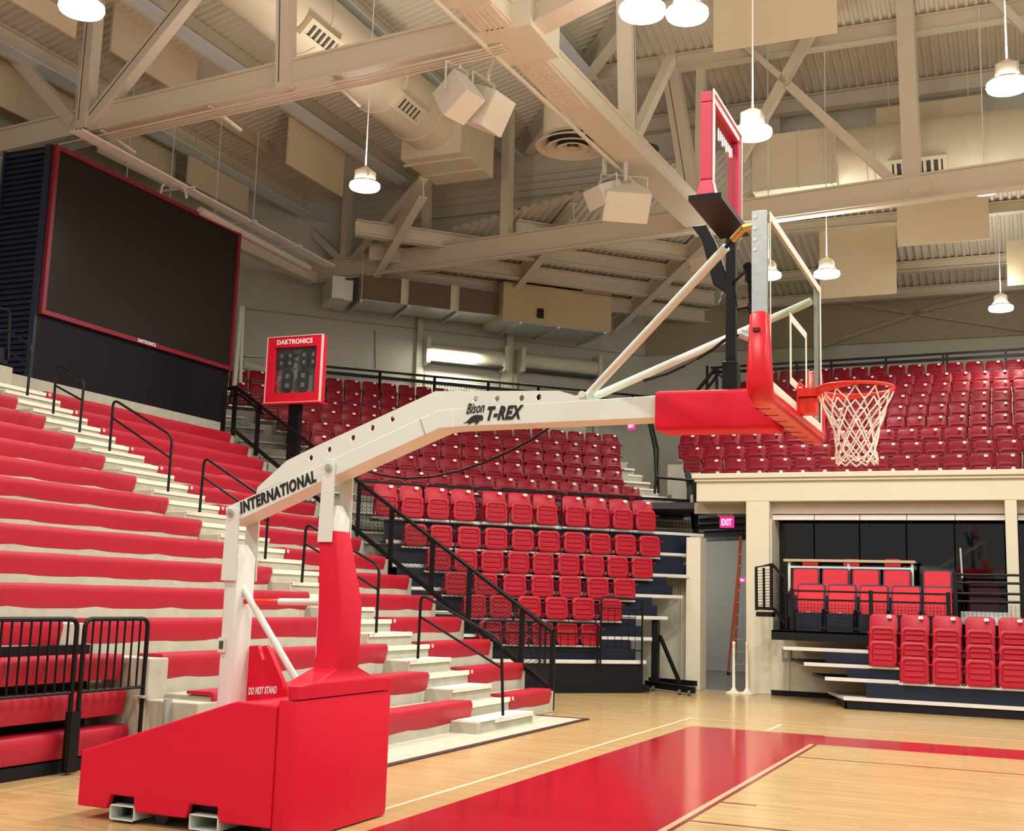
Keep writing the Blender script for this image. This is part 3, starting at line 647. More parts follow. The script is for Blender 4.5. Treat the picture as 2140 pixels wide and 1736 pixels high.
m = MB(); m.box(XS-1.2, XS-.001, ya-.0, yb, 4.9, zb-.01); m.build('housing', BLKB, t)
m = MB(); xl = P(15, 330, 'Y', ya).x
for k in range(44):
    z = 5.0+k*.105; m.prism([(xl, ya-.01, z), (xl, ya-.05, z), (xl, ya-.01, z+.085)], (XS-.12-xl, 0, 0))
m.box(XS-.12, XS-.0, ya-.06, ya, 4.9, zb); m.box(xl-.06, xl, ya-.05, ya, 4.9, zb); m.build('louvres', NAVYL, t)
# shot clock display standing at the head of the mitre rail
cc = 7.0
def mq(x, y): return Pn(x, y, MN, cc)
b = mq(610, 850); FN = (V((CAM.x-b.x, CAM.y-b.y, 0)).normalized()+V((-.918, -.397, 0))*.6).normalized(); dc = FN.dot(b)
def fq(x, y): return Pn(x, y, FN, dc)
BLt, BRt, TL, TR = fq(553, 842), fq(666, 831), fq(557, 711), fq(668, 699)
RX = V((-FN.y, FN.x, 0)); 
if RX.dot(BRt-BLt) < 0: RX = -RX
o = BLt; wd = (BRt-BLt).dot(RX); zz0, zz1 = (BLt.z+BRt.z)/2-.03, (TL.z+TR.z)/2+.02
def fb(mb, u0, u1, z0, z1, d0, d1, m=0):
    c = lambda u, z, d: V((o.x, o.y, 0))+RX*u+V((0, 0, z))+FN*d
    return mb.hexa([c(u0, z0, d1), c(u1, z0, d1), c(u1, z0, d0), c(u0, z0, d0), c(u0, z1, d1), c(u1, z1, d1), c(u1, z1, d0), c(u0, z1, d0)], m)
CK = thing('shot_clock', 'red square shot clock with dark digits on a black post, left of the white arm', 'shot clock', (o.x, o.y, zz0))
RK2 = mat('clock_red_bright', (.62, .008, .03), .4)
m = MB(); hh = zz1-zz0
fb(m, 0, .13*wd/1, zz0+.14*hh, zz1-.16*hh, -.22, 0); fb(m, wd-.09*wd, wd, zz0+.14*hh, zz1-.16*hh, -.22, 0); fb(m, 0, wd, zz0, zz0+.14*hh, -.22, 0); fb(m, 0, wd, zz1-.16*hh, zz1, -.22, 0); m.build('case', RK2, CK)
m = MB(); fb(m, .01, wd-.01, zz0+.01, zz1-.01, -.215, -.18); m.build('back_panel', mat('clock_back', (.42, .43, .38), .6), CK)
m = MB(); e = .018
fb(m, -e, 0, zz0, zz1, -.06, .012); fb(m, wd, wd+e, zz0, zz1, -.06, .012); fb(m, -e, wd+e, zz1, zz1+e, -.06, .012); fb(m, -e, wd+e, zz0-e, zz0, -.06, .03); m.build('edge_trim', mat('trim_pale', (.75, .5, .48), .4), CK)
m = MB(); fb(m, -.05, wd+.05, zz0-.05, zz0-e, -.30, .06); m.build('base_flange', RK2, CK)
m = MB(); fb(m, .12*wd, .92*wd, zz0+.13*hh, zz1-.15*hh, -.05, -.045); m.build('window', CLKG, CK)
def dig(cu_, cz, w, h):
    mb = MB(); q = rr(w, h, w*.35, 3); pt = lambda u, z, d: V((o.x, o.y, 0))+RX*u+V((0, 0, z))+FN*d
    mb.loft([[pt(cu_+a, cz+b_, -.08) for a, b_ in q], [pt(cu_+a, cz+b_, -.06) for a, b_ in q]]); d = mb.build('digit', DGREY, CK)
    mb = MB()
    for s in (.22, -.2): fb(mb, cu_-w*.17, cu_+w*.17, cz+s*h-h*.10, cz+s*h+h*.10, -.059, -.055)
    mb.build('segment_gap', GREY, d)
for u in (.24, .40, .66, .83): dig(u*wd, zz0+.66*hh, .14*wd, .27*hh)
for u in (.37, .66): dig(u*wd, zz0+.33*hh, .21*wd, .34*hh)
m = MB()
for z in (.60, .72): fb(m, .515*wd, .545*wd, zz0+z*hh, zz0+(z+.03)*hh, -.08, -.06)
m.build('colon', DGREY, CK)
pt = lambda u, z, d: V((o.x, o.y, 0))+RX*u+V((0, 0, z))+FN*d
text('maker_lettering', 'DAKTRONICS', TXW, CK, pt(.17*wd, zz1-.115*hh, .004), RX, (0, 0, 1), .66*wd, .075*hh, .03)
m = MB(); fb(m, .43*wd, .62*wd, zz0-1.6, zz0-.05, -.20, -.06); m.build('post', BLK, CK)
# ---------------------------------------------------------------- stadium chairs
def panel_mesh(mb, w, h, cz, yf, depth, rim, ridges, tilt=0, pz=0):
    """rounded plastic panel facing -y: raised rim, sunk middle, horizontal ridges"""
    L = []
    def lp(ins, y, dx=0):
        return [V((a, y, cz+b)) for a, b in rr(w-2*ins, h-2*ins, max(.012, min(w, h)*.2-ins*.7), 3)]
    L = [lp(.012, yf+depth), lp(0, yf+depth*.5), lp(.004, yf+.010), lp(.018, yf)]
    if rim: L += [lp(rim, yf), lp(rim+.016, yf+.022)]
    mb.loft(L)
    for i in range(ridges):
        z = cz-h*.22+i*h*.22; ww = w/2-rim-.03
        mb.prism([(-ww, yf+.022, z-.028), (-ww, yf+.004, z-.008), (-ww, yf+.004, z+.008), (-ww, yf+.022, z+.028)], (2*ww, 0, 0))
    if tilt:
        c, s = math.cos(tilt), math.sin(tilt)
        for v in mb.v: y, z = v.y, v.z-pz; v.y = y*c-z*s; v.z = pz+y*s+z*c
    return mb
def chair_proto(back=True, rm=REDP):
    r = bpy.data.objects.new('stadium_chair', None); C.objects.link(r); WLOC[r.name] = V((0, 0, 0)); r.empty_display_size = .1; ch = []
    s = panel_mesh(MB(), .465, .44, .20, -.10, .07, .055, 3, -.10, .0); ch.append((s.build('seat', rm, r, 35, local=True), []))
    if back:
        b = panel_mesh(MB(), .48, .46, .42, .02, .045, .0, 0, -.20, .2); bo = b.build('backrest', rm, r, 35, local=True)
        m = MB(); m.loft([[V((.10+a, -.012, .585+c)) for a, c in rr(.078, .052, .022, 3)], [V((.10+a, -.045, .585+c)) for a, c in rr(.078, .052, .022, 3)]])
        for v in m.v: v.y += .075+(v.z-.585)*.2
        no = m.build('number_plate', OFFW, bo, local=True)
        m = MB(); m.box(.094, .106, .0265, .03, .572, .598); nu = m.build('number', DGREY, bo, local=True)
        ch.append((bo, [no, nu]))
    for sx in (-1, 1):
        m = MB(); x = sx*.235
        m.path([(x, .06, -.06), (x, .05, .20), (x, -.02, .30), (x, -.16, .31)], [.014, .016, .017, .014], 6)
        ch.append((m.build('arm', rm, r, 50, local=True), []))
    m = MB(); m.box(-.255, .255, -.02, .06, -.05, -.015); ch.append((m.build('mounting_bar', ALU, r, local=True), []))
    return r, ch
PB, PBC = chair_proto(True); PS, PSC = chair_proto(False); PD, PDC = chair_proto(True, REDP_DIM)
USED = {'b': False, 's': False, 'd': False}
def chair(kind, loc, rotz, label, group, sc=1.0, scz=None):
    root, ch = {'b': (PB, PBC), 's': (PS, PSC), 'd': (PD, PDC)}[kind]
    if not USED[kind]:
        USED[kind] = True; root.location = loc; root.rotation_euler = (0, 0, rotz); root.scale = (sc, sc, scz or sc); return tag(root, label, 'chair', group)
    o = copy_tree(root, ch, loc, rotz, label, group, (sc, sc, scz or sc)); o['category'] = 'chair'; return o
# ---------------------------------------------------------------- corner stand, folded telescopic part
A0, EE = -14.2, .20
strip = {0: (1350.6, 1382), 1: (1362.7, 1333.5), 2: (1395.6, 1290), 3: (1427, 1246), 4: (1458, 1203.7), 5: (1474, 1158.6), 6: (1471, 1134)}
SP = {k: Pn(x, y, NC, A0-EE*k) for k, (x, y) in strip.items()}
SZ = {k: SP[k].z for k in SP}; SU = {k: SP[k].dot(UC) for k in SP}
SZ[5] = SZ[4]+.43; SZ[6] = SZ[5]+.43
def mitre_u(n, c):     # where a row at distance n meets the mitre line .3827x+.9239y=c
    return (c-(.3827*RT*n-.9239*RT*n))/(.3827*RT+.9239*RT)
cs = thing('corner_bleacher', 'dark folded telescopic platform carrying the red corner chairs', 'bleacher', cor(A0, 4, 0))
for k in range(0, 7):
    n_ = A0-EE*k; ul = mitre_u(n_, 6.9); z = SZ[k]
    m = MB(); m.cbox(n_-.05, n_, ul, SU[k], z-.05, z+.02); m.cbox(n_-.05, n_+.012, ul, SU[k], z-.035, z-.025); m.build('nosing', ALU, cs)
    m = MB(); m.cbox(n_-EE-(.25 if k < 6 else .55), n_-.05, ul, SU[k]-.02, z-.03, z+.0); m.build('deck', NAVYM, cs)
    if k < 6:
        m = MB(); m.cbox(n_-EE+.02, n_-EE+.05, ul, SU[k]-.15, z+.0, z+.22); m.cbox(n_-EE-.02, n_-EE+.0, ul, SU[k]-.25, z+.2, z+.39); m.build('riser_board', NAVYM, cs)
m = MB(); m.cbox(A0-.45, A0-.03, mitre_u(A0, 6.9), SU[0]-.05, .0, SZ[0]-.05); m.cbox(A0-.9, A0-.0, SU[0]-.05, SU[0]+.08, .02, .14); m.build('skirt', BLKB, cs)
m = MB(); m.cbox(-17.2, -14.9, mitre_u(-14.8, 7.1), SU[0]-.3, 0, 1.0); m.cbox(-17.2, -15.6, mitre_u(-15.6, 7.1), SU[1]-.3, .9, 2.4); m.build('understructure', BLK, cs)
rowpx = {0: ([1023, 1077, 1132, 1183, 1233], 1322), 1: ([990, 1044, 1104, 1160.5, 1216.5, 1273], 1274), 2: ([952, 1012.5, 1073, 1131, 1188.6, 1246.5, 1302], 1231),
         3: ([915, 971, 1026.5, 1081, 1132.6, 1185.6, 1237.6, 1288, 1339], 1187), 4: ([866, 920, 978, 1034, 1090, 1144, 1198, 1251, 1304, 1355], 1142), 5: ([805, 859, 912.5, 967.7, 1034, 1087.5, 1139.5, 1200, 1249, 1298.5, 1346.5], 1102)}
for j, (xs, yc) in rowpx.items():
    n_ = A0-EE*(j+1)+.12
    x = xs[-1] if j else 1233
    zc_ = Pn(x, yc+ (0 if j else 3), NC, n_).z-.19
    if j == 5: zc_ = Pn(1298, 1085, NC, n_).z-.19
    us = []
    for x in xs:
        d = ray(x, yc); # intersect the row plane, keep the row height
        q = Pn(x, yc-(1290-x)*.022, NC, n_); us.append(q.dot(UC))
    for i, u in enumerate(us):
        pit = min([abs(u-w) for w in us if w != u])
        chair('b' if j == 5 else 's', cor(n_, u, zc_), PI/4, f'red corner chair {"with numbered back" if j == 5 else "folded up"}, {ORD[i]} from left, {ORD[j]} row of the dark platform', f'chairs of platform row {ORD[j]}', min(1.0, pit/.53), .95)
# fixed part: concrete terrace with chairs
AF, EF = -15.9, .84
F = {1: ((892.3, 1026), (1337.5, 1050.3), 9, 1.5), 2: ((785, 982.8), (1330.5, 1016.4), 12, 0), 3: ((861, 955.3), (1292.9, 983.9), 10, 2), 4: ((909.5, 930), (1288, 956.8), 9, 3), 5: ((953.5, 906.7), (1284.7, 932), 8, 7),
     6: ((1140, 897.6), (1286.7, 908.9), 4, 12), 7: ((702, 840), (784, 848.8), 2, 0), 8: ((708.6, 820.7), (822.6, 826.4), 3, 0), 9: ((708, 792.7), (822, 802), 3, 0)}
FZ = {}; FR = {}
def behind_arm(x, y):
    if x < 560 or x > 1640: return False
    up = 1022-(x-538)*(1022-817)/(910-538) if x < 910 else (817 if x < 1168 else 829)
    lo = 1088-(x-497)*(1088-897)/(918-497) if x < 918 else 893-(x-918)*.028
    return up+4 < y < lo-16
for k, (pa, pb, cnt, _) in F.items():
    n_ = AF-EF*k; a, b = Pn(*pa, NC, n_), Pn(*pb, NC, n_); FZ[k] = (a.z+b.z)/2-.60*.9
    ua, ub = a.dot(UC)-.10, b.dot(UC)-.10; pit = (ub-ua)/cnt
    ul = mitre_u(n_, 7.75); us = []; u = ub+(pit*12 if k > 6 else 0)
    while u > ul+.25:
        us.append(u); u -= pit
    us.reverse(); FR[k] = us[-1]
    ext = F[k][3]
    for i, u in enumerate(us):
        c = cor(n_, u, FZ[k]); x0, y0 = PX(c+V((0, 0, .56))); x1, y1 = PX(c)
        if behind_arm(x0-8, y0) and behind_arm(x1-8, y1-4) and behind_arm(x0+22, y0) and behind_arm(x0-24, y0): continue
        if k > 6 and x0 > 925: continue
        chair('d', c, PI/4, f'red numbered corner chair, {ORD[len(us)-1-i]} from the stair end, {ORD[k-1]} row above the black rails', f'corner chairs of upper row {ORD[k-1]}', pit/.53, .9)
m = MB()
UE = Pn(1441, 1000, NC, AF-.84*2).dot(UC)
UEf = lambda n: min(UE, Pn(1441, 1000, NC, n).dot(UC))
UR = {k: FR[k]+.35 if k < 7 else FR[6]+.6 for k in FZ}
for k in FZ:
    n_ = AF-EF*k
    m.cbox(-26.6, n_+.22, mitre_u(n_, 7.0), min(UEf(n_), UR[k]+2.6), FZ[k]-.5, FZ[k]-.16)
m.cbox(-26.6, AF-.84+.3, mitre_u(-18, 7.2), UR[1]-.3, 2.6, FZ[1]-.16)
struct(m.build('floor_corner_terrace', CONC, bevel=.01))
# stair beside the corner chairs: pale nosings
m = MB(); m2 = MB()
for k in range(1, 7):
    n_ = AF-EF*k; z = FZ[k]-.16; u0 = FR[max(1, k)]+.34; dz = (FZ[min(k+1, 9)]-FZ[min(k, 8)])
    m.cbox(n_+.18, n_+.235, u0, UEf(n_), z-.03, z+.012)
    m2.cbox(n_-.62, n_-.25, u0, UEf(n_), z, z+dz/2); m.cbox(n_-.25, n_-.19, u0, UE, z+dz/2-.04, z+dz/2+.01)
for j in range(3):
    z = FZ[1]-.16-.21*(j+1); n_ = AF-.84+.3+.3*(j+1); m2.cbox(n_-.4, n_, FR[1]+.36, UEf(n_), z-.3, z); m.cbox(n_-.05, n_+.005, FR[1]+.36, UEf(n_), z-.03, z+.01)
struct(m2.build('floor_corner_stair', CONC)); struct(m.build('trim_5', NOSE))
# stair at the left of the corner block, seen through the mesh
m = MB(); m2 = MB()
for k in range(0, 9):
    n_ = AF-EF*k; z = FZ.get(k, FZ[1]-.43)-.16; ul = mitre_u(n_, 6.95)
    for h in (0, 1): m.cbox(n_-.42*h, n_-.42*h+.05, ul, ul+1.0, z+.215*h-.03, z+.215*h+.012); m2.cbox(n_-.42*h-.5, n_-.42*h, ul, ul+1.0, z+.215*h-.5, z+.215*h-.0)
struct(m.build('trim_6', NOSE)); struct(m2.build('floor_corner_steps', CONC))
# black guard panels along the front of the fixed corner rows
NR = AF-.50
def rail_panel(x0, x1, ytl, ytr, yb_, label, group='guard panels before the corner rows'):
    a, b = Pn(x0, ytl, NC, NR), Pn(x1, ytr, NC, NR); t = thing('mesh_barrier', label, 'railing panel', (a.x, a.y, a.z-1), 0, group)
    h = 1.0; zt_ = (a.z+b.z)/2
    for dz in (0, .15, h-.05): MB().bar(a-V((0, 0, dz)), b-V((0, 0, dz)), .045, .055).build('rail', BLK, t)
    for q in (a, b): MB().bar(q-V((0, 0, h+.05)), q, .06, .06).build('post', BLK, t)
    m = MB(); L_ = (b-a).length; nv = int(L_/.075)
    for i in range(1, nv): q = lerp(a, b, i/nv); m.bar(q-V((0, 0, .95)), q-V((0, 0, .27)), .006, .006)
    for j in range(1, 9): m.bar(a-V((0, 0, .27+j*.075)), b-V((0, 0, .27+j*.075)), .006, .006)
    m.build('wire_mesh', BLK, t)
for x0, x1, y0, y1, w in ((752, 883, 1005, 1015, 'leftmost'), (898, 1032, 1014, 1023, 'second from left'), (1048, 1177, 1022, 1031, 'middle'), (1190, 1312, 1031, 1039, 'second from right'), (1328, 1452, 1040, 1047, 'right end, by the stair')):
    rail_panel(x0, x1, y0, y1, 0, f'black mesh guard panel before the fixed corner chairs, {w}')
# stair rail at the right of the corner chairs
def pipe_thing(name, label, cat, paths, r, mt=BLK, part='pipe', group=None, n=8):
    t = thing(name, label, cat, paths[0][0], 0, group)
    for p in paths: m = MB(); m.path(round_path(p, .06), r, n); m.build(part, mt, t, smooth=50)
    return t
q = lambda x, y, n_=-17.2: Pn(x, y, NC, n_)
pipe_thing('stair_rail', 'black rail in the middle of the corner stair, right of the red chairs', 'handrail', [[q(1368, 1031, -16.9), q(1371, 1000, -16.9), q(1368, 938, -17.6), q(1356, 884, -19.5)], [q(1376, 1030, -16.9), q(1375, 998, -16.9), q(1375, 940, -17.6), q(1362, 884, -19.5)], [q(1373, 997, -16.7), q(1453, 1004, -16.7), q(1453, 1060, -16.7)]], .03)
t = thing('stair_guard', 'tall dark guard beside the end of the cream beam at the corner stair', 'railing', q(1450, 1110, -16.3))
m = MB(); m.bar(q(1452, 1003, -16.3), q(1456, 1118, -16.3), .08, .08); m.bar(q(1436, 985, -16.9), q(1452, 1105, -16.3), .09, .09); m.build('post', BLK, t)
m = MB(); m.prism([q(1434, 980, -17.0), q(1446, 996, -16.8), q(1449, 1045, -16.6), q(1436, 1050, -16.9)], (.02, .02, 0)); m.build('side_panel', NAVYM, t)
# bar panels on the lowest platform
def low_panel(x0, x1, y0, y1, yb0, label, mid):
    n_ = A0+.05; a, b = Pn(x0, y0, NC, n_), Pn(x1, y1, NC, n_); zb_ = SZ[0]-.08
    t = thing('bar_panel', label, 'railing panel', (a.x, a.y, zb_), 0, 'bar panels on the lowest corner platform')
    m = MB(); m.path(round_path([(a.x, a.y, zb_), a, b, (b.x, b.y, zb_)], .09), .02, 8); m.build('frame', BLK, t, smooth=50)
    m = MB(); zm_ = a.z-.20
    for z in (zm_, SZ[0]+.2): MB().tube((a.x, a.y, z), (b.x, b.y, z), .013, 6).build('rail', BLK, t)
    n = max(3, int((b-a).length/.14))
    for i in range(1, n): p = lerp(a, b, i/n); MB().tube((p.x, p.y, SZ[0]+.2), (p.x, p.y, zm_), .006, 6).build('baluster', BLK, t)
low_panel(1014, 1130, 1296, 1299, 0, 'low black bar panel on the corner platform, left one by the mesh rail', 0)
low_panel(1141, 1250, 1299, 1302, 0, 'low black bar panel on the corner platform, middle one', 0)
low_panel(1257, 1343, 1247, 1252, 0, 'taller black bar panel on the corner platform, right end', 0)
# end support frame with wheels, cream columns behind
t = thing('bleacher_support', 'black upright support frame with diagonal brace and wheels beside the corner platform', 'support frame', P(1370, 1425, 'Z', 0))
q = lambda x, y: Pn(x, y, NC, -14.75)
m = MB(); m.bar(q(1371, 1292), q(1369, 1425), .17, .12); m.build('upright', BLK, t)
m = MB(); m.bar(q(1379, 1328), q(1421, 1428), .06, .06); m.build('brace', BLK, t)
a, b = P(1352, 1428, 'Z', .10), P(1449, 1442, 'Z', .10); m = MB(); m.bar(a, b, .10, .12); m.bar(P(1358, 1420, 'Z', .14), P(1454, 1428, 'Z', .14), .1, .1); m.build('base_rail', BLK, t)
for x, y in ((1365, 1438), (1420, 1446), (1440, 1448)):
    c = P(x, y, 'Z', .05); m = MB(); m.disc(c, (1, .2, 0), .05, .05, 14); m.build('wheel', DGREY, t)
# ---------------------------------------------------------------- side stand above the cream beam
Y0G, EG = 17.6, .84
GR = {0: (1916.3, 2119.7, 4, 976), 1: (1896.8, 2117, 4, 948.8), 2: (1916.3, 2119.7, 4, 919.8), 3: (1856.8, 2109, 5, 890.9), 4: (1967, 2102, 3, 864.8), 5: (1882.6, 2102.8, 5, 840.2), 6: (1887.9, 2101.9, 5, 817.2), 7: (1894, 2102, 5, 794.6), 8: (1862, 2101, 6, 773.3), 9: (1842.6, 2086.8, 6, 753.7)}
GL = {0: 1462, 1: 1462, 2: 1446, 3: 1436, 4: 1452, 5: 1470, 6: 1475, 7: 1500, 8: 1530, 9: 1545}
m = MB(); seen = lambda x, y: not (behind_arm(x, y) or (1565 < x < 1600 and 660 < y < 810) or (1400 < x < 1600 and 832 < y < 872))
zs = {}
for k in range(0, 10):
    Y = Y0G+EG*k; xa_, xb_, c_, y_ = GR[k]
    a, b = P(xa_, y_+.025*(xb_-xa_), 'Y', Y), P(xb_, y_, 'Y', Y); pit = (b.x-a.x)/c_; z = b.z-.60*.95; zs[k] = z
    xl = P(GL[k], y_+.025*(xb_-GL[k]), 'Y', Y).x; xs = []; x = b.x-.10+pit*2
    while x > xl-.05: xs.append(x); x -= pit
    xs.reverse()
    for i, x in enumerate(xs):
        px, py = PX((x, Y, z+.62))
        if px > 2172 or not (seen(px, py) or seen(px, py+14)): continue
        chair('d', (x, Y, z), 0, f'dimly lit red chair above the cream beam, {ORD[i]} from left, {ORD[k]} row up', f'chairs above the beam, row {ORD[k]}', pit/.53, .95)
    m.box(xs[0]-.45, 8, Y-.22, 27.6, max(z-.9, 4.0), z-.16)
struct(m.build('floor_side_terrace', CONC, bevel=.01))
# beam, columns and suite front
YB = 15.85
b0, b1, b2 = P(1445, 989.7, 'Y', YB-.1), P(1450, 1000, 'Y', YB-.05), P(1455, 1048, 'Y', YB)
m = MB(); m.box(b2.x, 9, YB, YB+2.2, b2.z, b0.z-.1); m.box(b0.x, 9, YB-.12, YB+2.2, b0.z-.10, b0.z); m.box(b0.x+.05, 9, YB-.07, YB+.1, b0.z-.16, b0.z-.10)
struct(m.build('wall_beam', CREAM, bevel=.015))
cx0, cx1 = P(1559, 1250, 'Y', YB).x, P(1608, 1250, 'Y', YB).x
m = MB(); m.box(cx0, cx1, YB, YB+.5, 0, b2.z); struct(m.build('column_1', CREAM, bevel=.01))
c2a, c2b = P(2101, 1100, 'Y', YB).x, P(2124, 1100, 'Y', YB).x
m = MB(); m.box(c2a, c2b+.02, YB, YB+.3, 0, b2.z); struct(m.build('column_2', CREAM, bevel=.01))
l0, l1 = P(1433, 1300, 'Y', YB).x, P(1463, 1300, 'Y', YB).x
m = MB(); m.box(l0, l1, YB, YB+.5, 0, 3.0); struct(m.build('column_3', CREAM, bevel=.01))
m = MB(); l2 = P(1345, 1350, 'Y', YB+.35).x; m.box(l2, l0, YB+.35, YB+.5, 0, 2.6); m.box((l0-.22), (l0-.20), YB+.3, YB+.36, .1, 2.3); struct(m.build('wall_recess', mat('recess_cream', (.50, .47, .37), .8)))  # left stretch added to block the corridor fill's reflection in the floor
YH_ = 16.15
h0, h1, h2 = P(1800, 1053, 'Y', YH_).z, P(1800, 1073, 'Y', YH_).z, P(1800, 1086, 'Y', YH_).z
m = MB(); m.box(cx1-.02, c2a+.02, YH_, YH_+.3, h1, b2.z+.02); m.box(c2b, 6, YH_, YH_+.3, h1, b2.z+.02); m.box(cx1-.02, c2a, YH_-.02, YH_+.1, h0-.01, h0+.01)
struct(m.build('wall_header', mat('header_paint', (.62, .57, .47), .7)))
ps_ = [(1611, 1701), (1702.5, 1796), (1797.5, 1894), (1895.5, 1995), (1996.5, 2100), (2127, 2230)]
for i, (x0, x1) in enumerate(ps_):
    xa_, xb_ = P(x0, 1079, 'Y', YH_+.05).x, P(x1, 1079, 'Y', YH_+.05).x
    m = MB(); m.box(xa_, xb_, YH_+.05, YH_+.09, h2, h1-.02); o = m.build('valance', mat('valance_pale', (.80, .76, .70), .6))
    tag(o, f'pale valance panel over the suite window, {ORD[i]} from the left column', 'valance', 'valance panels over the suite window')
ywin = YH_+.55
for i, (x0, x1) in enumerate(ps_):
    xa_, xb_ = P(x0, 1150, 'Y', ywin).x, P(x1, 1150, 'Y', ywin).x
    m = MB(); m.box(xa_+.006, xb_-.006, ywin, ywin+.012, 1.2, h2+.3); struct(m.build(f'window_{i+1}', SUITE))
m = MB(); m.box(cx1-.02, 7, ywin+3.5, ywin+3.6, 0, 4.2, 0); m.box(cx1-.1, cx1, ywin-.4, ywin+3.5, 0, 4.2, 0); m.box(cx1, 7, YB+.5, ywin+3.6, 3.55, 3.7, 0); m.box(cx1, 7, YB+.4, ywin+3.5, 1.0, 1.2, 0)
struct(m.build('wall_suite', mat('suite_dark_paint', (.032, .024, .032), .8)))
m = MB(); m.box(cx1, cx1+.03, YB+.1, ywin+.9, 1.1, h2); struct(m.build('wall_suite_return', CREAM))
# base wall below the suite
yw = 15.72
m = MB(); wx = P(1613, 1400, 'Y', yw).x; m.box(wx, 6, yw, yw+.2, .1, 1.15, 0); m.box(wx-.01, 6, yw-.02, yw+.1, 0, .10, 1); m.box(cx1, wx, yw+.12, yw+.2, .0, 1.9, 0)
struct(m.build('wall_side', [CREAM, BLKB]))
t = thing('wall_socket', 'small grey socket box with drop cord on the cream wall left of the right bleacher', 'socket box', P(1644, 1368, 'Y', yw-.03))
q0, q1 = P(1634, 1355, 'Y', yw-.02), P(1653, 1381, 'Y', yw-.02); MB().box(q0.x, q1.x, yw-.06, yw, q1.z, q0.z).build('box', GREY, t); MB().box(q0.x+.05, q1.x-.05, yw-.065, yw-.058, q1.z+.05, q0.z-.05).build('cover', CREAM, t)
m = MB(); m.tube((q1.x-.04, yw-.03, q1.z), (q1.x-.05, yw-.03, .1), .01, 6); m.build('cord', OFFW, t)
# right telescopic bleacher
rb = thing('side_bleacher', 'black folded telescopic bleacher with pale nosings under the right hand chairs', 'bleacher', (-1, 13.5, 0))
YF = 13.48; ER = .22
st = {0: (1763, 1457, 1730.7, 1444), 1: (1724, 1415.5, 1698, 1406), 2: (1680, 1385, 1657, 1375), 3: (1637, 1352, 1632, 1350)}
RZ = {}
for k, (x, y, xl, yl_) in st.items():
    Y = YF+ER*k; a = P(x, y, 'Y', Y); RZ[k] = a.z; bk = P(xl, yl_, 'Z', a.z); yb_ = min(bk.y, yw-.10) if k < 3 else Y+.3; xbk = bk.x if k < 3 else a.x
    m = MB(); m.prism([(a.x, Y, a.z-.045), (8, Y, a.z-.045), (8, Y+.05, a.z-.045), (a.x+.0, Y+.05, a.z-.045)], (0, 0, .06)); m.build('nosing', ALU, rb)
    m = MB(); m.prism([(a.x, Y+.05, a.z-.045), (8, Y+.05, a.z-.045), (8, yb_, a.z-.045), (xbk, yb_, a.z-.045)], (0, 0, .05)); m.build('deck', NAVYM if k else ALU, rb)
    if k < 3:
        m = MB(); nz_ = P(st[k+1][0], st[k+1][1], 'Y', YF+ER*(k+1)).z; m.box(a.x+.35, 8, Y+.16, Y+.2, a.z, nz_-.05); m.build('riser_board', NAVYM, rb)
m = MB(); a = P(1763, 1470, 'Y', YF); m.prism([(a.x+.02, YF+.02, 0), (8, YF+.02, 0), (8, YF+.06, 0), (a.x+.02, YF+.06, 0)], (0, 0, RZ[0]-.05)); m.prism([(a.x+.02, YF+.02, .0), (a.x-.3, YF+1.2, 0), (a.x-.27, YF+1.2, 0), (a.x+.05, YF+.02, 0)], (0, 0, RZ[0]-.05)); m.build('skirt', BLKB, rb)
YD = YF+.95; d0, d1 = P(1612, 1316, 'Y', YD), P(1612, 1336, 'Y', YD)
m = MB(); m.box(d0.x, 8, YD, YD+.05, d1.z, d0.z); m.box(d0.x, 8, YD, yw-.06, d0.z-.03, d0.z); m.build('deck', BLKB, rb)
rx = {3: ([1845.7, 1911.7, 1979, 2049, 2118.7, 2189], 'b'), 2: ([1845.7, 1911.7, 1979, 2049, 2118.7, 2189], 's'), 1: ([1911.7, 1979, 2049, 2118.7, 2189], 's')}
yc = {3: 1326, 2: 1358, 1: 1397}
for k in (3, 2, 1):
    Y = YF+ER*k-.06; xs, kd = rx[k]; pts = [P(x, yc[k]+(x-1912)*.028, 'Y', Y) for x in xs]; zb2 = P(1912, {3: 1313, 2: 1344, 1: 1375}[k], 'Y', Y).z-.40
    for i, p in enumerate(pts):
        chair(kd, (p.x, Y, zb2), 0, f'bright red side bleacher chair, {ORD[i+(0 if k > 1 else 1)]} column from left, {["", "lowest", "middle", "top"][k]} tier', 'bright red chairs on the side bleacher', 1.0)
# navy and red padded seats before the suite window
def padded(loc, label, group):
    t = thing('padded_seat', label, 'seat', loc, 0, group); x, y, z = loc
    m = MB(); m.loft([[V((x+a*s, y+.10+dy+b*.18, z+.66+b)) for a, b in rr(.47, .52, .05, 3)] for s, dy in ((.92, -.05), (1, -.03), (1, .02))]); m.build('backrest', FABR, t, smooth=40)
    m = MB(); m.loft([[V((x+a*s, y+.14+dy+b*.18, z+.65+b)) for a, b in rr(.52, .60, .06, 3)] for s, dy in ((1, .0), (1, .03))]); m.build('back_shell', NAVY, t, smooth=40)
    m = MB(); m.loft([[V((x+a*s, y-.14+dy-b*.12, z+.24+b)) for a, b in rr(.48, .36, .05, 3)] for s, dy in ((.94, -.05), (1, -.02), (1, .06))]); m.build('seat', NAVY, t, smooth=40)
    for s in (-1, 1): m = MB(); m.loft([[V((x+s*.29+a, yy, z+.46+b)) for a, b in rr(.07, .05, .02, 3)] for yy in (y-.22, y+.1)]); m.box(x+s*.29-.02, x+s*.29+.02, y-.05, y+.08, z, z+.45); m.build('armrest', NAVY, t, smooth=40)
    m = MB(); m.box(x-.03, x+.03, y-.21, y-.19, z+.425, z+.437); m.build('seat_tag', OFFW, t)
YP1, YP2 = YD+.55, YD+1.35
